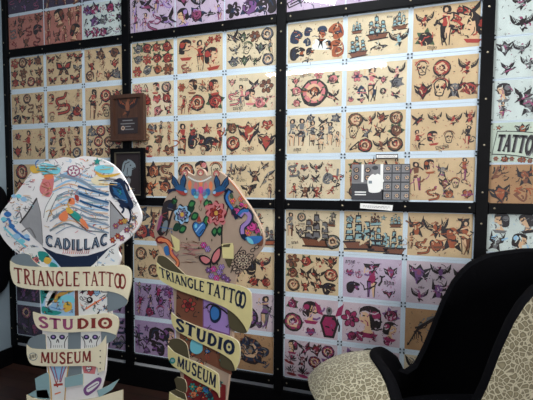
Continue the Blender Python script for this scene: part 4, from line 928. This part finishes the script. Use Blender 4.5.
a.slab(B2.pts(outer), 'board_tan', 0, .012, 'board_tan')
p2 = lambda pts, c, y=-.0010, sm=3: pp(pts, c, y, sm, B2, a)
l2 = lambda pts, w, c, y=-.0014, taper=0: ln(pts, w, c, y, taper, B2, a)
m2 = lambda n, x, y_, s, rot=0, cols=('red', 'navy', 'green', 'skin'), y=-.0016, seed=1, flip=False, sx=1.0: mot(a, B2, n, x, y_, s, rot, cols, y, seed, flip, sx)
# pearls and three crest heads at the neck
for x, y_ in ((185, 172.5), (200.8, 172), (216.5, 173)):
    a.poly(B2.pts(ell(x, y_+.6, 3.4, 3.4, 12)), 'paint_rust', -.0012); a.poly(B2.pts(ell(x, y_+.8, 2.7, 2.8, 12)), 'paint_pink', -.0014); a.poly(B2.pts(ell(x, y_+1.2, 1.6, 1.7, 10)), 'paint_cream', -.0016)
    for sg in (-1, 1): a.poly(B2.pts(ell(x+sg*.8, y_+.8, .5, .5, 6)), 'paint_ink', -.0018)
for k in range(15):
    t_ = k/14; a.poly(B2.pts(ell(189+22*t_, 177+4.4*math.sin(math.pi*t_), .95, .95, 8)), 'paint_white', -.0018)
# central flower
for k, (x, y_, c_) in enumerate(((190, 184, 'orange'), (211, 185, 'orange'), (196, 186, 'pink'), (206, 186, 'pink'), (201, 183, 'orange'))): p2([(x-2, y_), (x, y_-4), (x+2, y_), (x, y_+6)], c_, -.0013)
for x, y_, c_ in ((194, 192, 'blue'), (208, 192, 'blue'), (196.5, 195, 'cyan'), (205.5, 195, 'cyan'), (201, 190, 'hot'), (198, 193, 'lilac'), (204, 193, 'lilac'), (201, 197, 'pink')): p2([(x-2, y_-3), (x+2, y_-3), (x+2.2, y_+2), (x, y_+3.6), (x-2.2, y_+2)], c_, -.0017)
p2([(199.6, 198), (202.4, 198), (201, 205)], 'red', -.0015, 0); l2([(200.5, 205), (199, 208), (201, 211), (202, 208)], .5, 'olive')
# swallows
def swallow2(f, ox, oy):
    q = lambda L: [(ox+f*x, oy+y_) for x, y_ in L]
    p2(q([(-5, 2), (-13, 3.4), (-14, 6), (-12, 5.6), (-13, 8.5), (-8, 5), (-4, 5)]), 'dnavy', -.0019, 0)
    p2(q([(-4, 4), (-9.5, -3), (-8.5, -11.5), (-4.5, -7.5), (0, 0)]), 'dnavy', -.0020, 0); p2(q([(-4, 2.4), (-8.2, -3), (-7.6, -9.6), (-4.6, -6), (-2, -1)]), 'sblue', -.0021, 0)
    p2(q([(-1, 2), (-.5, -6), (3.6, -13), (6, -6), (4, 3)]), 'dnavy', -.0020, 0); p2(q([(0, 1), (.5, -5.5), (3.6, -11), (4.8, -6), (3, 1)]), 'sblue', -.0021, 0)
    for k in range(3): l2(q([(-3.5-k*1.3, 1-k), (-5.6-k*.8, -5-k)]), .5, 'navy', -.0023); l2(q([(1+k, 1), (2+k*1.2, -7+k)]), .5, 'navy', -.0023)
    p2(q([(-6, 1.5), (0, -1), (6, 3.4), (7, 6), (4, 7), (-2, 5)]), 'sblue', -.0024); p2(q([(-5, 4), (0, 5), (6.6, 6.4), (4.6, 9.4), (0, 8.4)]), 'red', -.0025); p2(q([(4, 4), (6.8, 4.8), (6, 7), (4, 6.6)]), 'paleblue', -.0026)
swallow2(1, 181, 186); swallow2(-1, 220, 187)
# flowers on the chest
for x, y_ in ((174, 202), (192, 204), (195, 216), (183, 229), (177, 227), (191, 209)): p2([(x-4, y_+3), (x-1, y_-4), (x+4, y_-2), (x+1, y_+4)], 'leafd', -.0016)
for x, y_ in ((174, 202), (192, 204), (195, 216), (183, 229)): p2([(x-2.4, y_+1.4), (x-.5, y_-2), (x+2.4, y_-1), (x+.5, y_+2.4)], 'leaf', -.0018)
def bloom(cx, cy, R_, cols, y, lob=7):
    for li, (f_, c_) in enumerate(cols):
        r_ = R_*f_
        pts = [(cx+r_*.86*(1+.13*math.cos(lob*q+li))*math.cos(q), cy+r_*(1+.13*math.cos(lob*q+li))*math.sin(q)) for q in [k*math.pi/24 for k in range(48)]]
        a.poly(B2.pts(pts), 'paint_'+c_, y-.0001*li)
    for k in range(16):
        q = rnd.uniform(0, 6.28); r0 = R_*rnd.uniform(.25, .5); r1 = r0+R_*.32
        a.poly(B2.pts(strip([(cx+.86*r0*math.cos(q), cy+r0*math.sin(q)), (cx+.86*r1*math.cos(q+.25), cy+r1*math.sin(q+.25))], .7, .5)), 'paint_'+rnd.choice([cols[0][1], cols[1][1], 'white', cols[2][1]]), y-.0011)
bloom(182.5, 214.5, 9.6, ((1, 'ink'), (.9, 'paleblue'), (.68, 'dnavy'), (.56, 'wave'), (.42, 'purple'), (.24, 'yellow')), -.0019)
for x, y_ in ((207, 203), (207, 219), (215, 231), (220, 230), (210, 204), (206, 222)):
    p2([(x-3.6, y_+1), (x, y_-4), (x+3, y_), (x, y_+6)], 'leafd', -.0016); p2([(x-2, y_+1), (x, y_-2), (x+1.4, y_), (x, y_+3)], 'leaf', -.0018)
bloom(216.5, 213, 11.4, ((1, 'dred'), (.92, 'pink'), (.66, 'dred'), (.56, 'red'), (.38, 'dred'), (.2, 'gold')), -.0019, 8)
for x, y_ in ((208, 207), (210, 221), (223, 222)): p2([(x-3, y_), (x, y_-3), (x+3, y_), (x, y_+3)], 'pink', -.0018)
hrt = [(199.5, 236.5), (194.5, 230), (193.5, 225.5), (196, 222.3), (199.5, 224.3), (203, 222.3), (205.7, 225.5), (204.5, 230)]
p2([(199.5+(x-199.5)*1.16, 229+(y_-229)*1.14) for x, y_ in hrt], 'dnavy', -.0019); p2(hrt, 'blue', -.0021)
l2([(196, 232), (201, 226), (203, 224)], 1.0, 'paleblue', -.0023); l2([(200, 234), (204, 229)], .8, 'dnavy', -.0023); p2([(195, 225), (197, 224), (197.5, 227), (195.4, 228)], 'cyan', -.0024)
p2([(197, 221.5), (199.5, 215), (202, 221.5)], 'red', -.0022, 0)
l2([(199.5, 236), (199.5, 241)], .8, 'navy')
for x, y_ in ((187, 239), (212, 240), (199, 248)): p2([(x-.7, y_), (x, y_-1.6), (x+.7, y_), (x, y_+1.6)], 'olive', -.0014, 0)
for k in range(26): l2([(rnd.uniform(178, 205), y_ := rnd.uniform(243, 262)), (rnd.uniform(180, 205), y_+rnd.uniform(-3, 3)), (rnd.uniform(180, 205), y_+1)], .35, rnd.choice(['brown', 'pink', 'grey']), -.0012)
# butterfly and lilac flowers on the hip
for pts, c_, y_ in (([(211, 259), (205, 255), (199, 256.5), (201, 262), (206, 265), (211, 264)], 'ink', -.0022), ([(211, 260), (214, 252), (221, 246), (222, 250), (220, 260), (214, 265)], 'ink', -.0022),
                    ([(210.5, 260), (205, 256.5), (201, 257.5), (203, 261.5), (207, 263.5)], 'pink', -.0024), ([(212.5, 259.5), (215, 253), (220, 248.5), (219.5, 257), (214.5, 262.5)], 'pink', -.0024)): p2(pts, c_, y_)
l2([(211, 262), (211, 268)], 1.2, 'ink', -.0023); l2([(217, 261), (218, 265)], 1.2, 'ink', -.0023)
for k, (x, y_) in enumerate(((204, 245), (208, 249), (214, 269), (220, 272), (209, 270), (224, 277), (217, 278), (222, 267), (228, 280), (212, 276))): m2('flower', x, y_, 7.5, 0, (rnd.choice(['hot', 'lilac', 'lilac', 'purple']), 'lilac', 'green', 'skin'), -.0018, k)
# arm outlines
l2([(227.5, 194), (228.6, 205), (226, 215), (222.5, 224), (222, 247)], 1.3, 'ink', -.0017); l2([(176, 196), (174, 208), (170, 222), (166, 236)], 1.0, 'ink', -.0017)
l2([(166, 236), (172, 228), (172, 245), (180, 250)], .5, 'olive', -.0013)
# left sleeve: dark panther and dress
p2([(163, 205), (168, 200), (175, 201), (177, 207), (172, 214), (170, 224), (166, 232), (161, 236), (157, 230), (161, 220)], 'ink', -.0018)
p2([(164, 222), (168, 221), (167, 230), (162, 232)], 'slate', -.0020); p2([(170, 203), (174, 205), (171, 210), (168, 208)], 'dnavy', -.0020); p2([(169, 211), (172, 211), (169, 220)], 'skin', -.0021, 0); p2([(160, 217), (163, 216), (160, 228), (157, 230)], 'plum', -.0020)
for k in range(8): l2([(rnd.uniform(160, 172), y_ := rnd.uniform(205, 232)), (rnd.uniform(160, 174), y_+2)], .6, rnd.choice(['grey', 'red', 'blue']), -.0023)
# red sea-horse on the left forearm
l2([(162, 240), (167, 241), (171, 246), (172, 254), (178, 261), (177, 267), (173, 264)], 5.2, 'dred', -.0018, .45); l2([(162, 240), (167, 241), (171, 246), (172, 254), (178, 261), (177, 266), (174, 264)], 3.6, 'orange', -.0020, .5)
p2([(156, 239), (160, 236), (166, 238), (164, 243), (158, 243)], 'dred', -.0019); p2([(158, 239), (162, 237.6), (164, 240), (159, 241.6)], 'orange', -.0021); p2([(164, 248), (168, 246), (170, 254), (166, 255)], 'blue', -.0017); p2([(158, 247), (161, 246), (166, 256), (162, 256)], 'skin', -.0016); l2([(172, 250), (176, 256), (179, 254)], 1, 'plum', -.0021)
# cream ribbon tails beside the waist
p2([(171, 234), (180, 240), (180, 250), (177, 252), (170, 246), (175, 248)], 'ribbon_cream_yellow', -.0024, 0)
p2([(222, 244), (233, 243), (234, 246), (234, 259), (223, 258), (222.5, 248)], 'ribbon_cream_yellow', -.0024, 0); p2([(222, 247), (224, 244.6), (231, 243.6), (230, 247)], 'olive', -.0026, 0); p2([(225, 259), (233, 259), (230, 268), (228, 266)], 'olive', -.0020, 0)
# right sleeve: snake, magenta flowers, oranges
for k, (x, y_, c_, s_) in enumerate(((233, 201, 'orange', 8), (241, 199, 'orange', 7), (236, 212, 'hot', 14), (246, 206, 'orange', 6), (252, 226, 'hot', 15), (248, 233, 'orange', 9), (258, 231, 'hot', 9), (242, 205, 'hot', 7))): m2('rose' if c_ == 'hot' else 'flower', x, y_, s_, 0, (c_, 'hot', 'green', 'skin'), -.0017, k)
l2([(230, 189), (226, 196), (228, 203), (232, 208), (237, 219)], 4.6, 'dnavy', -.0019, .3); l2([(230, 191), (227, 197), (229, 203), (233, 209)], 2.4, 'blue', -.0021)
l2([(239, 217), (245, 210), (251, 215), (249, 222), (243, 227), (243, 234), (247, 239)], 6.4, 'dnavy', -.0023, .2); l2([(240, 216), (245, 211), (250, 216), (248, 222), (243, 227), (243, 234)], 4.4, 'lilac', -.0025, .2); l2([(239, 215), (243, 211), (249, 211)], 3, 'blue', -.0027)
p2([(246, 237), (262, 236), (261, 241), (255, 244), (249, 242)], 'blue', -.0024); p2([(247, 237), (252, 239), (254, 244), (249, 242.5)], 'cyan', -.0026)
l2([(229, 179), (237, 189), (245, 200)], .9, 'orange', -.0022); l2([(258, 222), (262, 233)], 1.0, 'cream', -.0022)
for x, y_ in ((243, 236), (259, 235), (232, 196)): p2([(x-2, y_), (x, y_-3), (x+2, y_+1), (x, y_+3)], 'green', -.0022)
# mandala forearm
p2([(262, 234), (263.5, 240), (262, 246), (257, 244)], 'brown', -.0014, 2)
for k in range(12):
    q = math.radians(k*30); cx, cy = 243.5+7.5*math.cos(q)*.9, 260+7.5*math.sin(q)
    if k not in (10,): a.poly(B2.pts(ell(cx, cy, 3.2, 3.0, 8)), 'paint_ink', -.0016); a.poly(B2.pts(ell(cx, cy, 2.1, 2.0, 8)), 'board_tan', -.0018); a.poly(B2.pts(ell(cx, cy, 1.1, 1.1, 6)), 'paint_ink', -.0019)
for r_, c_ in ((6.4, 'ink'), (5.7, 'board_tan'), (4.8, 'ink'), (3.2, 'board_tan'), (2.2, 'ink'), (1.1, 'board_tan')): a.poly(B2.pts(ell(243.5, 260, r_*.9, r_, 16)), c_ if c_.startswith('board') else 'paint_'+c_, -.0030+.00018*r_)
for k in range(10):
    q = math.radians(k*36); l2([(243.5+3*math.cos(q), 260+3.2*math.sin(q)), (243.5+5*math.cos(q), 260+5.4*math.sin(q))], .8, 'cream', -.0031)
for x, y_ in ((253, 250), (257, 247), (252, 256), (235, 269), (233, 264), (238, 272)): a.poly(B2.pts(ell(x, y_, 3, 2, 8, 0, None, -.6)), 'paint_ink', -.0015); a.poly(B2.pts(ell(x, y_, 2, 1.2, 8, 0, None, -.6)), 'board_tan', -.0017)
l2([(242, 246.5), (236, 256), (231, 273)], .8, 'ink', -.0014)
# leg pieces between the ribbons
p2([(177, 285), (203, 292), (203, 332), (176, 318)], 'brown', -.0012, 0); p2([(203, 294), (232, 305), (230, 336), (203, 328)], 'purple', -.0012, 0); p2([(204, 296), (231, 307), (229, 334), (204, 326)], 'lilac', -.0013, 0)
m2('flower', 189, 305, 17, .3, ('red', 'gold', 'ink', 'skin'), -.0017, 4); m2('rose', 189, 305, 10, .3, ('dred', 'gold', 'green', 'skin'), -.0026, 5)
for x, y_ in ((180, 296), (197, 314), (180, 314), (199, 299)): m2('squig', x, y_, 9, 0, ('ink', 'red', 'green', 'skin'), -.0018, int(x))
p2([(210, 310), (214, 304), (221, 308), (221, 318), (216, 323), (211, 320)], 'dnavy', -.0018); p2([(211, 311), (214, 306.5), (219, 310), (219, 317), (215, 320), (212, 318)], 'blue', -.0020); l2([(206, 308), (211, 304), (222, 309), (228, 314)], 1.6, 'ink', -.0019)
for k in range(7): m2('squig', rnd.uniform(206, 229), rnd.uniform(302, 328), 7, 0, ('purple', 'hot', 'green', 'skin'), -.0016, 80+k)
p2([(180, 325), (230, 345), (232, 375), (180, 350)], 'brown', -.0012, 0)
for k in range(26): m2(rnd.choice(['rose', 'flower', 'squig', 'crest']), 186+rnd.uniform(-4, 38), rnd.uniform(333, 372), 9, rnd.uniform(0, 3), (rnd.choice(['red', 'blue', 'orange', 'navy', 'pink']), 'gold', 'teal', 'skin'), -.0014-.00025*(k % 4), 100+k)
p2([(192, 340), (201, 338), (203, 350), (197, 354), (191, 350)], 'cyan', -.0030)
p2([(184, 372), (226, 385), (224, 470), (206, 470), (205, 450), (204, 470), (186, 470)], 'dred', -.0012, 0)
for k in range(44): m2(rnd.choice(['rose', 'flower', 'squig']), 189+rnd.uniform(0, 32), rnd.uniform(376, 460), 9, rnd.uniform(0, 3), (rnd.choice(['red', 'teal', 'orange', 'navy', 'pink', 'blue']), 'gold', 'teal', 'skin'), -.0014-.00025*(k % 4), 200+k)
a.build('figure_board', root)

up = smooth_open([(157.8, 262), (163, 267), (170.6, 270.6), (191, 275.8), (212, 280), (232.6, 283.6), (244, 286.5), (250, 290), (252.5, 296), (252.5, 318), (248.5, 331.5)], 3)
lo = smooth_open([(248.5, 331.5), (244, 323), (235, 313), (222, 305), (200, 297), (180, 290), (170, 285), (162, 280), (158, 272)], 3)
ribbon('cream ribbon lettered TRIANGLE TATTOO', B2, root, up+lo, [smooth_open([(157.8, 262), (159, 256), (165, 256), (172, 261), (179, 268), (186, 274.5)], 3)+[(170.6, 270.6), (163, 267)], [(228, 309)]+smooth_open([(235, 313), (244, 323), (248.2, 331), (244, 333), (236, 331), (230, 327)], 3)], 'ribbon_cream_yellow', 'paint_olive',
       [('TRIANGLE', [(162, 276.5), (178, 283.5), (205.5, 292)], [(160.5, 266.5), (178, 274.5), (206, 281.5)], 'dnavy', dict(k=.2, t=.12, gap=.04)),
        ('TATTOO', [(208, 293), (228, 300.5), (246.5, 309)], [(208.5, 281.5), (230, 287), (248.5, 293)], 'dnavy', dict(k=.2, t=.12, gap=.04, overlap_oo=True))])
up = smooth_open([(172.7, 312), (179, 317.7), (190, 322.5), (200, 326.5), (214, 331), (228, 335), (238, 340), (241, 347), (240.5, 360), (236.5, 370)], 3)
lo = smooth_open([(236.5, 370), (233, 360.5), (221, 352), (200, 342), (186, 335), (176, 328.5), (172.7, 320)], 3)
ribbon('cream ribbon lettered STUDIO', B2, root, up+lo, [[(221, 352)]+smooth_open([(233, 360.5), (236, 369.5), (230, 370), (221, 366)], 3)], 'ribbon_cream_yellow', 'paint_olive',
       [('STUDIQ', [(177, 328.5), (203, 341), (235, 355)], [(177.5, 317.5), (204, 329.5), (237, 342.5)], 'dnavy', dict(k=.26, t=.18, gap=.09))])
up = smooth_open([(169, 345), (175.5, 351.7), (188, 358), (200, 363), (216.8, 371.5), (220, 378), (220.5, 397)], 3)
lo = smooth_open([(220.5, 397), (218, 391.5), (210.5, 386.7), (193, 377.5), (182, 370.5), (173, 364), (169, 356)], 3)
def m2_extra(a):
    a.poly(B2.pts(ell(174, 360, 3, 3.2, 10)), 'paint_teal', -.0090); a.poly(B2.pts(ell(174, 360, 1.8, 1.6, 8)), 'paint_tealgrey', -.0092)
ribbon('cream ribbon lettered MUSEUM', B2, root, up+lo, [smooth_open([(169, 345), (172, 339), (180, 338.5), (187, 343.5), (189, 351), (190, 358.5)], 3)+[(175.5, 351.7)]], 'ribbon_cream_yellow', 'paint_olive',
       [('MUSEUM', [(178.5, 365.5), (197, 375.5), (217, 387.5)], [(179, 355.5), (198, 364), (218, 374.5)], 'dnavy', dict(k=.22, t=.14, gap=.07))], [m2_extra])
ribbon('yellow lower ribbon with pointed ends', B2, root, [(171, 391), (178, 396), (188, 400), (206, 408), (224, 417), (224, 440), (206, 436), (184, 424), (170, 408)],
       [smooth_open([(175.5, 379), (178, 376.6), (186, 379), (188, 388), (187, 392)], 2)+[(178, 389)], [(171, 391), (177, 389), (186, 393), (188, 400), (178, 396)]], 'ribbon_cream_yellow', 'paint_olive', [], y0=-.010)
tag(root, 'painted cut-out figure, tan with swallows, blue heart and flowers, beside the white one', 'cut-out figure', 'painted cut-out tattooed figures')
box('foot_base', (B2.uv(168, 530)[0]-.03, B2.uv(238, 543)[0]+.03, -.13, .15, 0, .04), 'black_paint', root, bev=.005)

# ------------------------------------------------------------------ high-heel shoe chair
AX = np.array([.974, .227]); BX = np.array([-.227, .974])
root = empty('shoe_chair', (1.098, -.665, 0), math.atan2(.227, .974)+math.radians(8))
HR = [(-.45, .70), (-.32, .665), (-.23, .635), (-.175, .612), (-.14, .65), (-.10, .73), (-.06, .83), (-.02, .95), (.03, 1.06), (.075, 1.125), (.13, 1.18), (.22, 1.225), (.38, 1.255), (.62, 1.27)]
def H(a_):
    if a_ <= HR[0][0]: return HR[0][1]
    for (x0, y0), (x1, y1) in zip(HR, HR[1:]):
        if a_ <= x1:
            t_ = (a_-x0)/(x1-x0); return y0+(y1-y0)*t_
    return HR[-1][1]
def Wd(a_):
    if a_ < -.30:
        t_ = min(1, (-.30-a_)/.50); return .315*(1-t_**2.6)**(1/2.6)
    t_ = min(1, max(0, (a_+.0)/.62)); return .315*(1-t_**2.6)**(1/2.2)*(1-.12*t_)
Z0 = lambda a_: .10+.26*max(0, min(1, (a_+.45)/.8))**1.3
# toe dome (leopard)
V = []; F = []; NU, NV = 26, 34
for i in range(NV+1):
    v = math.sin((i/NV*2-1)*math.pi/2)*.9995; b_ = .315*v
    a0 = -.30-.42*(1-abs(v)**2.6)**(1/2.6); a1 = -.435+(.25 if v > 0 else .02)*abs(v)**2.2
    for j in range(NU+1):
        t_ = (j/NU)**1.7; a_ = a0+(a1-a0)*t_
        rho = min(1, (abs(v)**2.8+(max(0, -.30-a_)/.50)**2.8)**(1/2.8))
        z = Z0(a_)+(.79-Z0(a_))*(max(0, 1-rho**3.8))**(1/3.8)
        V.append((a_, b_, z))
for i in range(NV):
    for j in range(NU): k = i*(NU+1)+j; F.append((k, k+NU+1, k+NU+2, k+1))
link('toe_box', V, F, ['leopard_plush'], parent=root, smooth=True)
# shell: outline from the far vamp round the heel to the near vamp
N = 72; path = []
for i in range(N+1):
    s_ = i/N*2-1; q = abs(s_); st = -.24 if s_ < 0 else -.41; a_ = st+(.615-st)*(1-q**2.2) if q > 0 else .615
    a_ = min(a_, .6195); path.append((a_, -math.copysign(Wd(a_), s_) if q > .02 else 0.0))
def shell_pt(i, lv, off):
    a_, b_ = path[i]; p0 = path[max(i-1, 0)]; p1 = path[min(i+1, N)]
    dx, dy = p1[0]-p0[0], p1[1]-p0[1]; l = math.hypot(dx, dy) or 1
    nx, ny = -dy/l, dx/l   # outward for this winding
    zz = Z0(a_)+(H(a_)-Z0(a_))*lv
    pinch = -.03*lv**2-.012*math.sin(math.pi*lv)*0+off
    if off > -1: return (a_+nx*pinch, b_+ny*pinch, zz)
sgn = 1
mid = path[N//2]; p0 = path[N//2-4]; p1 = path[N//2+4]
if -(p1[1]-p0[1]) < 0: sgn = -1
def grid(levels, mn, name):
    V = []; F = []; n = len(levels)
    for i in range(N+1):
        for lv, off in levels:
            a_, b_ = path[i]; q0 = path[max(i-1, 0)]; q1 = path[min(i+1, N)]
            dx, dy = q1[0]-q0[0], q1[1]-q0[1]; l = math.hypot(dx, dy) or 1
            nx, ny = sgn*-dy/l, sgn*dx/l
            k = -.035*lv*lv+off
            V.append((a_+nx*k, b_+ny*k, Z0(a_)+(H(a_)-Z0(a_))*lv+(.012 if name == 'rim_piping' and off < -.008 and off > -.045 else 0)))
    for i in range(N):
        for j in range(n-1): k = i*n+j; F.append((k, k+n, k+n+1, k+1))
    return link(name, V, F, [mn], parent=root, smooth=True)
grid([(l/10, 0) for l in range(11)], 'leopard_plush', 'shell_outside')
grid([(1, 0), (1.0, -.012), (1.0, -.025), (1.0, -.04), (1, -.052)], 'black_velvet', 'rim_piping')
grid([(l/10, -.052) for l in range(10, 1, -1)], 'black_velvet', 'shell_lining')
# seat pad filling the opening
V = []; F = []; n = 40; K = 6
for k in range(K+1):
    f_ = 1-k/K
    for i in range(n):
        q = 2*math.pi*i/n; a_ = .06+.50*math.cos(q)*f_; b_ = .262*math.sin(q)*f_
        V.append((a_, b_, .50+.035*(1-f_**4)))
for k in range(K):
    for i in range(n): F.append((k*n+i, k*n+(i+1) % n, (k+1)*n+(i+1) % n, (k+1)*n+i))
link('seat_pad', V, F, ['black_velvet'], parent=root, smooth=True)
# lining tongue inside the vamp
V = []; F = []
for i in range(NV+1):
    v = math.sin((i/NV*2-1)*math.pi/2)*.97; b_ = .315*v; a1 = -.435+(.25 if v > 0 else .02)*abs(v)**2.2
    rho = min(1, (abs(v)**2.8+(max(0, -.30-a1)/.50)**2.8)**(1/2.8)); z = Z0(a1)+(.79-Z0(a1))*(max(0, 1-rho**3.8))**(1/3.8)
    for (da, dz) in ((-.006, .002), (.0, .012), (.02, .016), (.045, .0), (.06, -.05), (.08, -.17)): V.append((a1+da, b_*(1-max(0, da)*.5), z+dz))
for i in range(NV):
    for j in range(5): k = i*6+j; F.append((k, k+6, k+7, k+1))
link('vamp_lining', V, F, ['black_velvet'], parent=root, smooth=True)
# sole and heel
V = []; F = []; n = 48; out2 = []
for i in range(n):
    q = 2*math.pi*i/n; c_ = math.cos(q); a_ = -.09+.70*c_; out2.append((a_, math.copysign(Wd(max(-.799, min(.6195, a_)))*.96, math.sin(q))))
for dz in (.0, -.04):
    for a_, b_ in out2: V.append((a_, b_, max(.0, Z0(a_)+.01+dz if a_ > -.45 else (.11 if dz == 0 else 0.0))))
for i in range(n): F.append((i, (i+1) % n, n+(i+1) % n, n+i))
F += [tuple(range(n))[::-1], tuple(range(n, 2*n))]
link('sole', V, F, ['black_velvet'], parent=root)
V = []; F = []; n = 16
for k, (z, r_, x) in enumerate(((.40, .11, .47), (.30, .075, .49), (.18, .045, .5), (.02, .035, .5), (0, .04, .5))):
    for i in range(n): V.append((x+r_*math.cos(2*math.pi*i/n), r_*math.sin(2*math.pi*i/n), z))
for k in range(4):
    for i in range(n): F.append((k*n+i, (k+1)*n+i, (k+1)*n+(i+1) % n, k*n+(i+1) % n))
F.append(tuple(range(4*n, 5*n)))
link('heel', V, F, ['black_velvet'], parent=root, smooth=True)
tag(root, 'high-heel shoe shaped chair in leopard print plush with black lining', 'chair')

# ------------------------------------------------------------------ hanging fluorescent batten that lights the flash wall
ta = np.array([-.70, -1.72, 2.80]); tb = np.array([.56, -1.76, 2.80])
t = empty('tube_light', (float((ta[0]+tb[0])/2), -1.74, 2.80))
L2 = (tb[0]-ta[0])/2
cyl_between('tube', (-L2, 0, 0), (L2, 0, 0), .019, 'glowing_tube', 12, t)
mat('lamp_white', (210, 210, 205), rough=.5)
box('housing', (-L2-.03, L2+.03, -.035, .035, .03, .07), 'lamp_white', t, bev=.006)
for sg in (-1, 1):
    yy = sg*.075
    V = [(-L2-.03, sg*.03, .04), (L2+.03, sg*.03, .04), (L2+.03, yy, -.004), (-L2-.03, yy, -.004), (-L2-.03, sg*.03, .046), (L2+.03, sg*.03, .046), (L2+.03, yy+sg*.004, .0), (-L2-.03, yy+sg*.004, .0)]
    F = [(0, 3, 2, 1), (4, 5, 6, 7), (0, 1, 5, 4), (1, 2, 6, 5), (2, 3, 7, 6), (3, 0, 4, 7)]
    link('cutoff_flap', V, F, ['lamp_white'], parent=t)  # unseen flaps added to cut the tube's light on the top band
for sx in (-1, 1):
    box('tube_holder', (sx*(L2+.012)-.012, sx*(L2+.012)+.012, -.02, .02, -.022, .03), 'lamp_white', t)
    cyl_between('hanging_rod', (sx*L2*.8, 0, .07), (sx*L2*.8, 0, 1.2), .006, 'lamp_white', 8, t)
tag(t, 'single fluorescent tube light hanging on two rods from the ceiling', 'light')
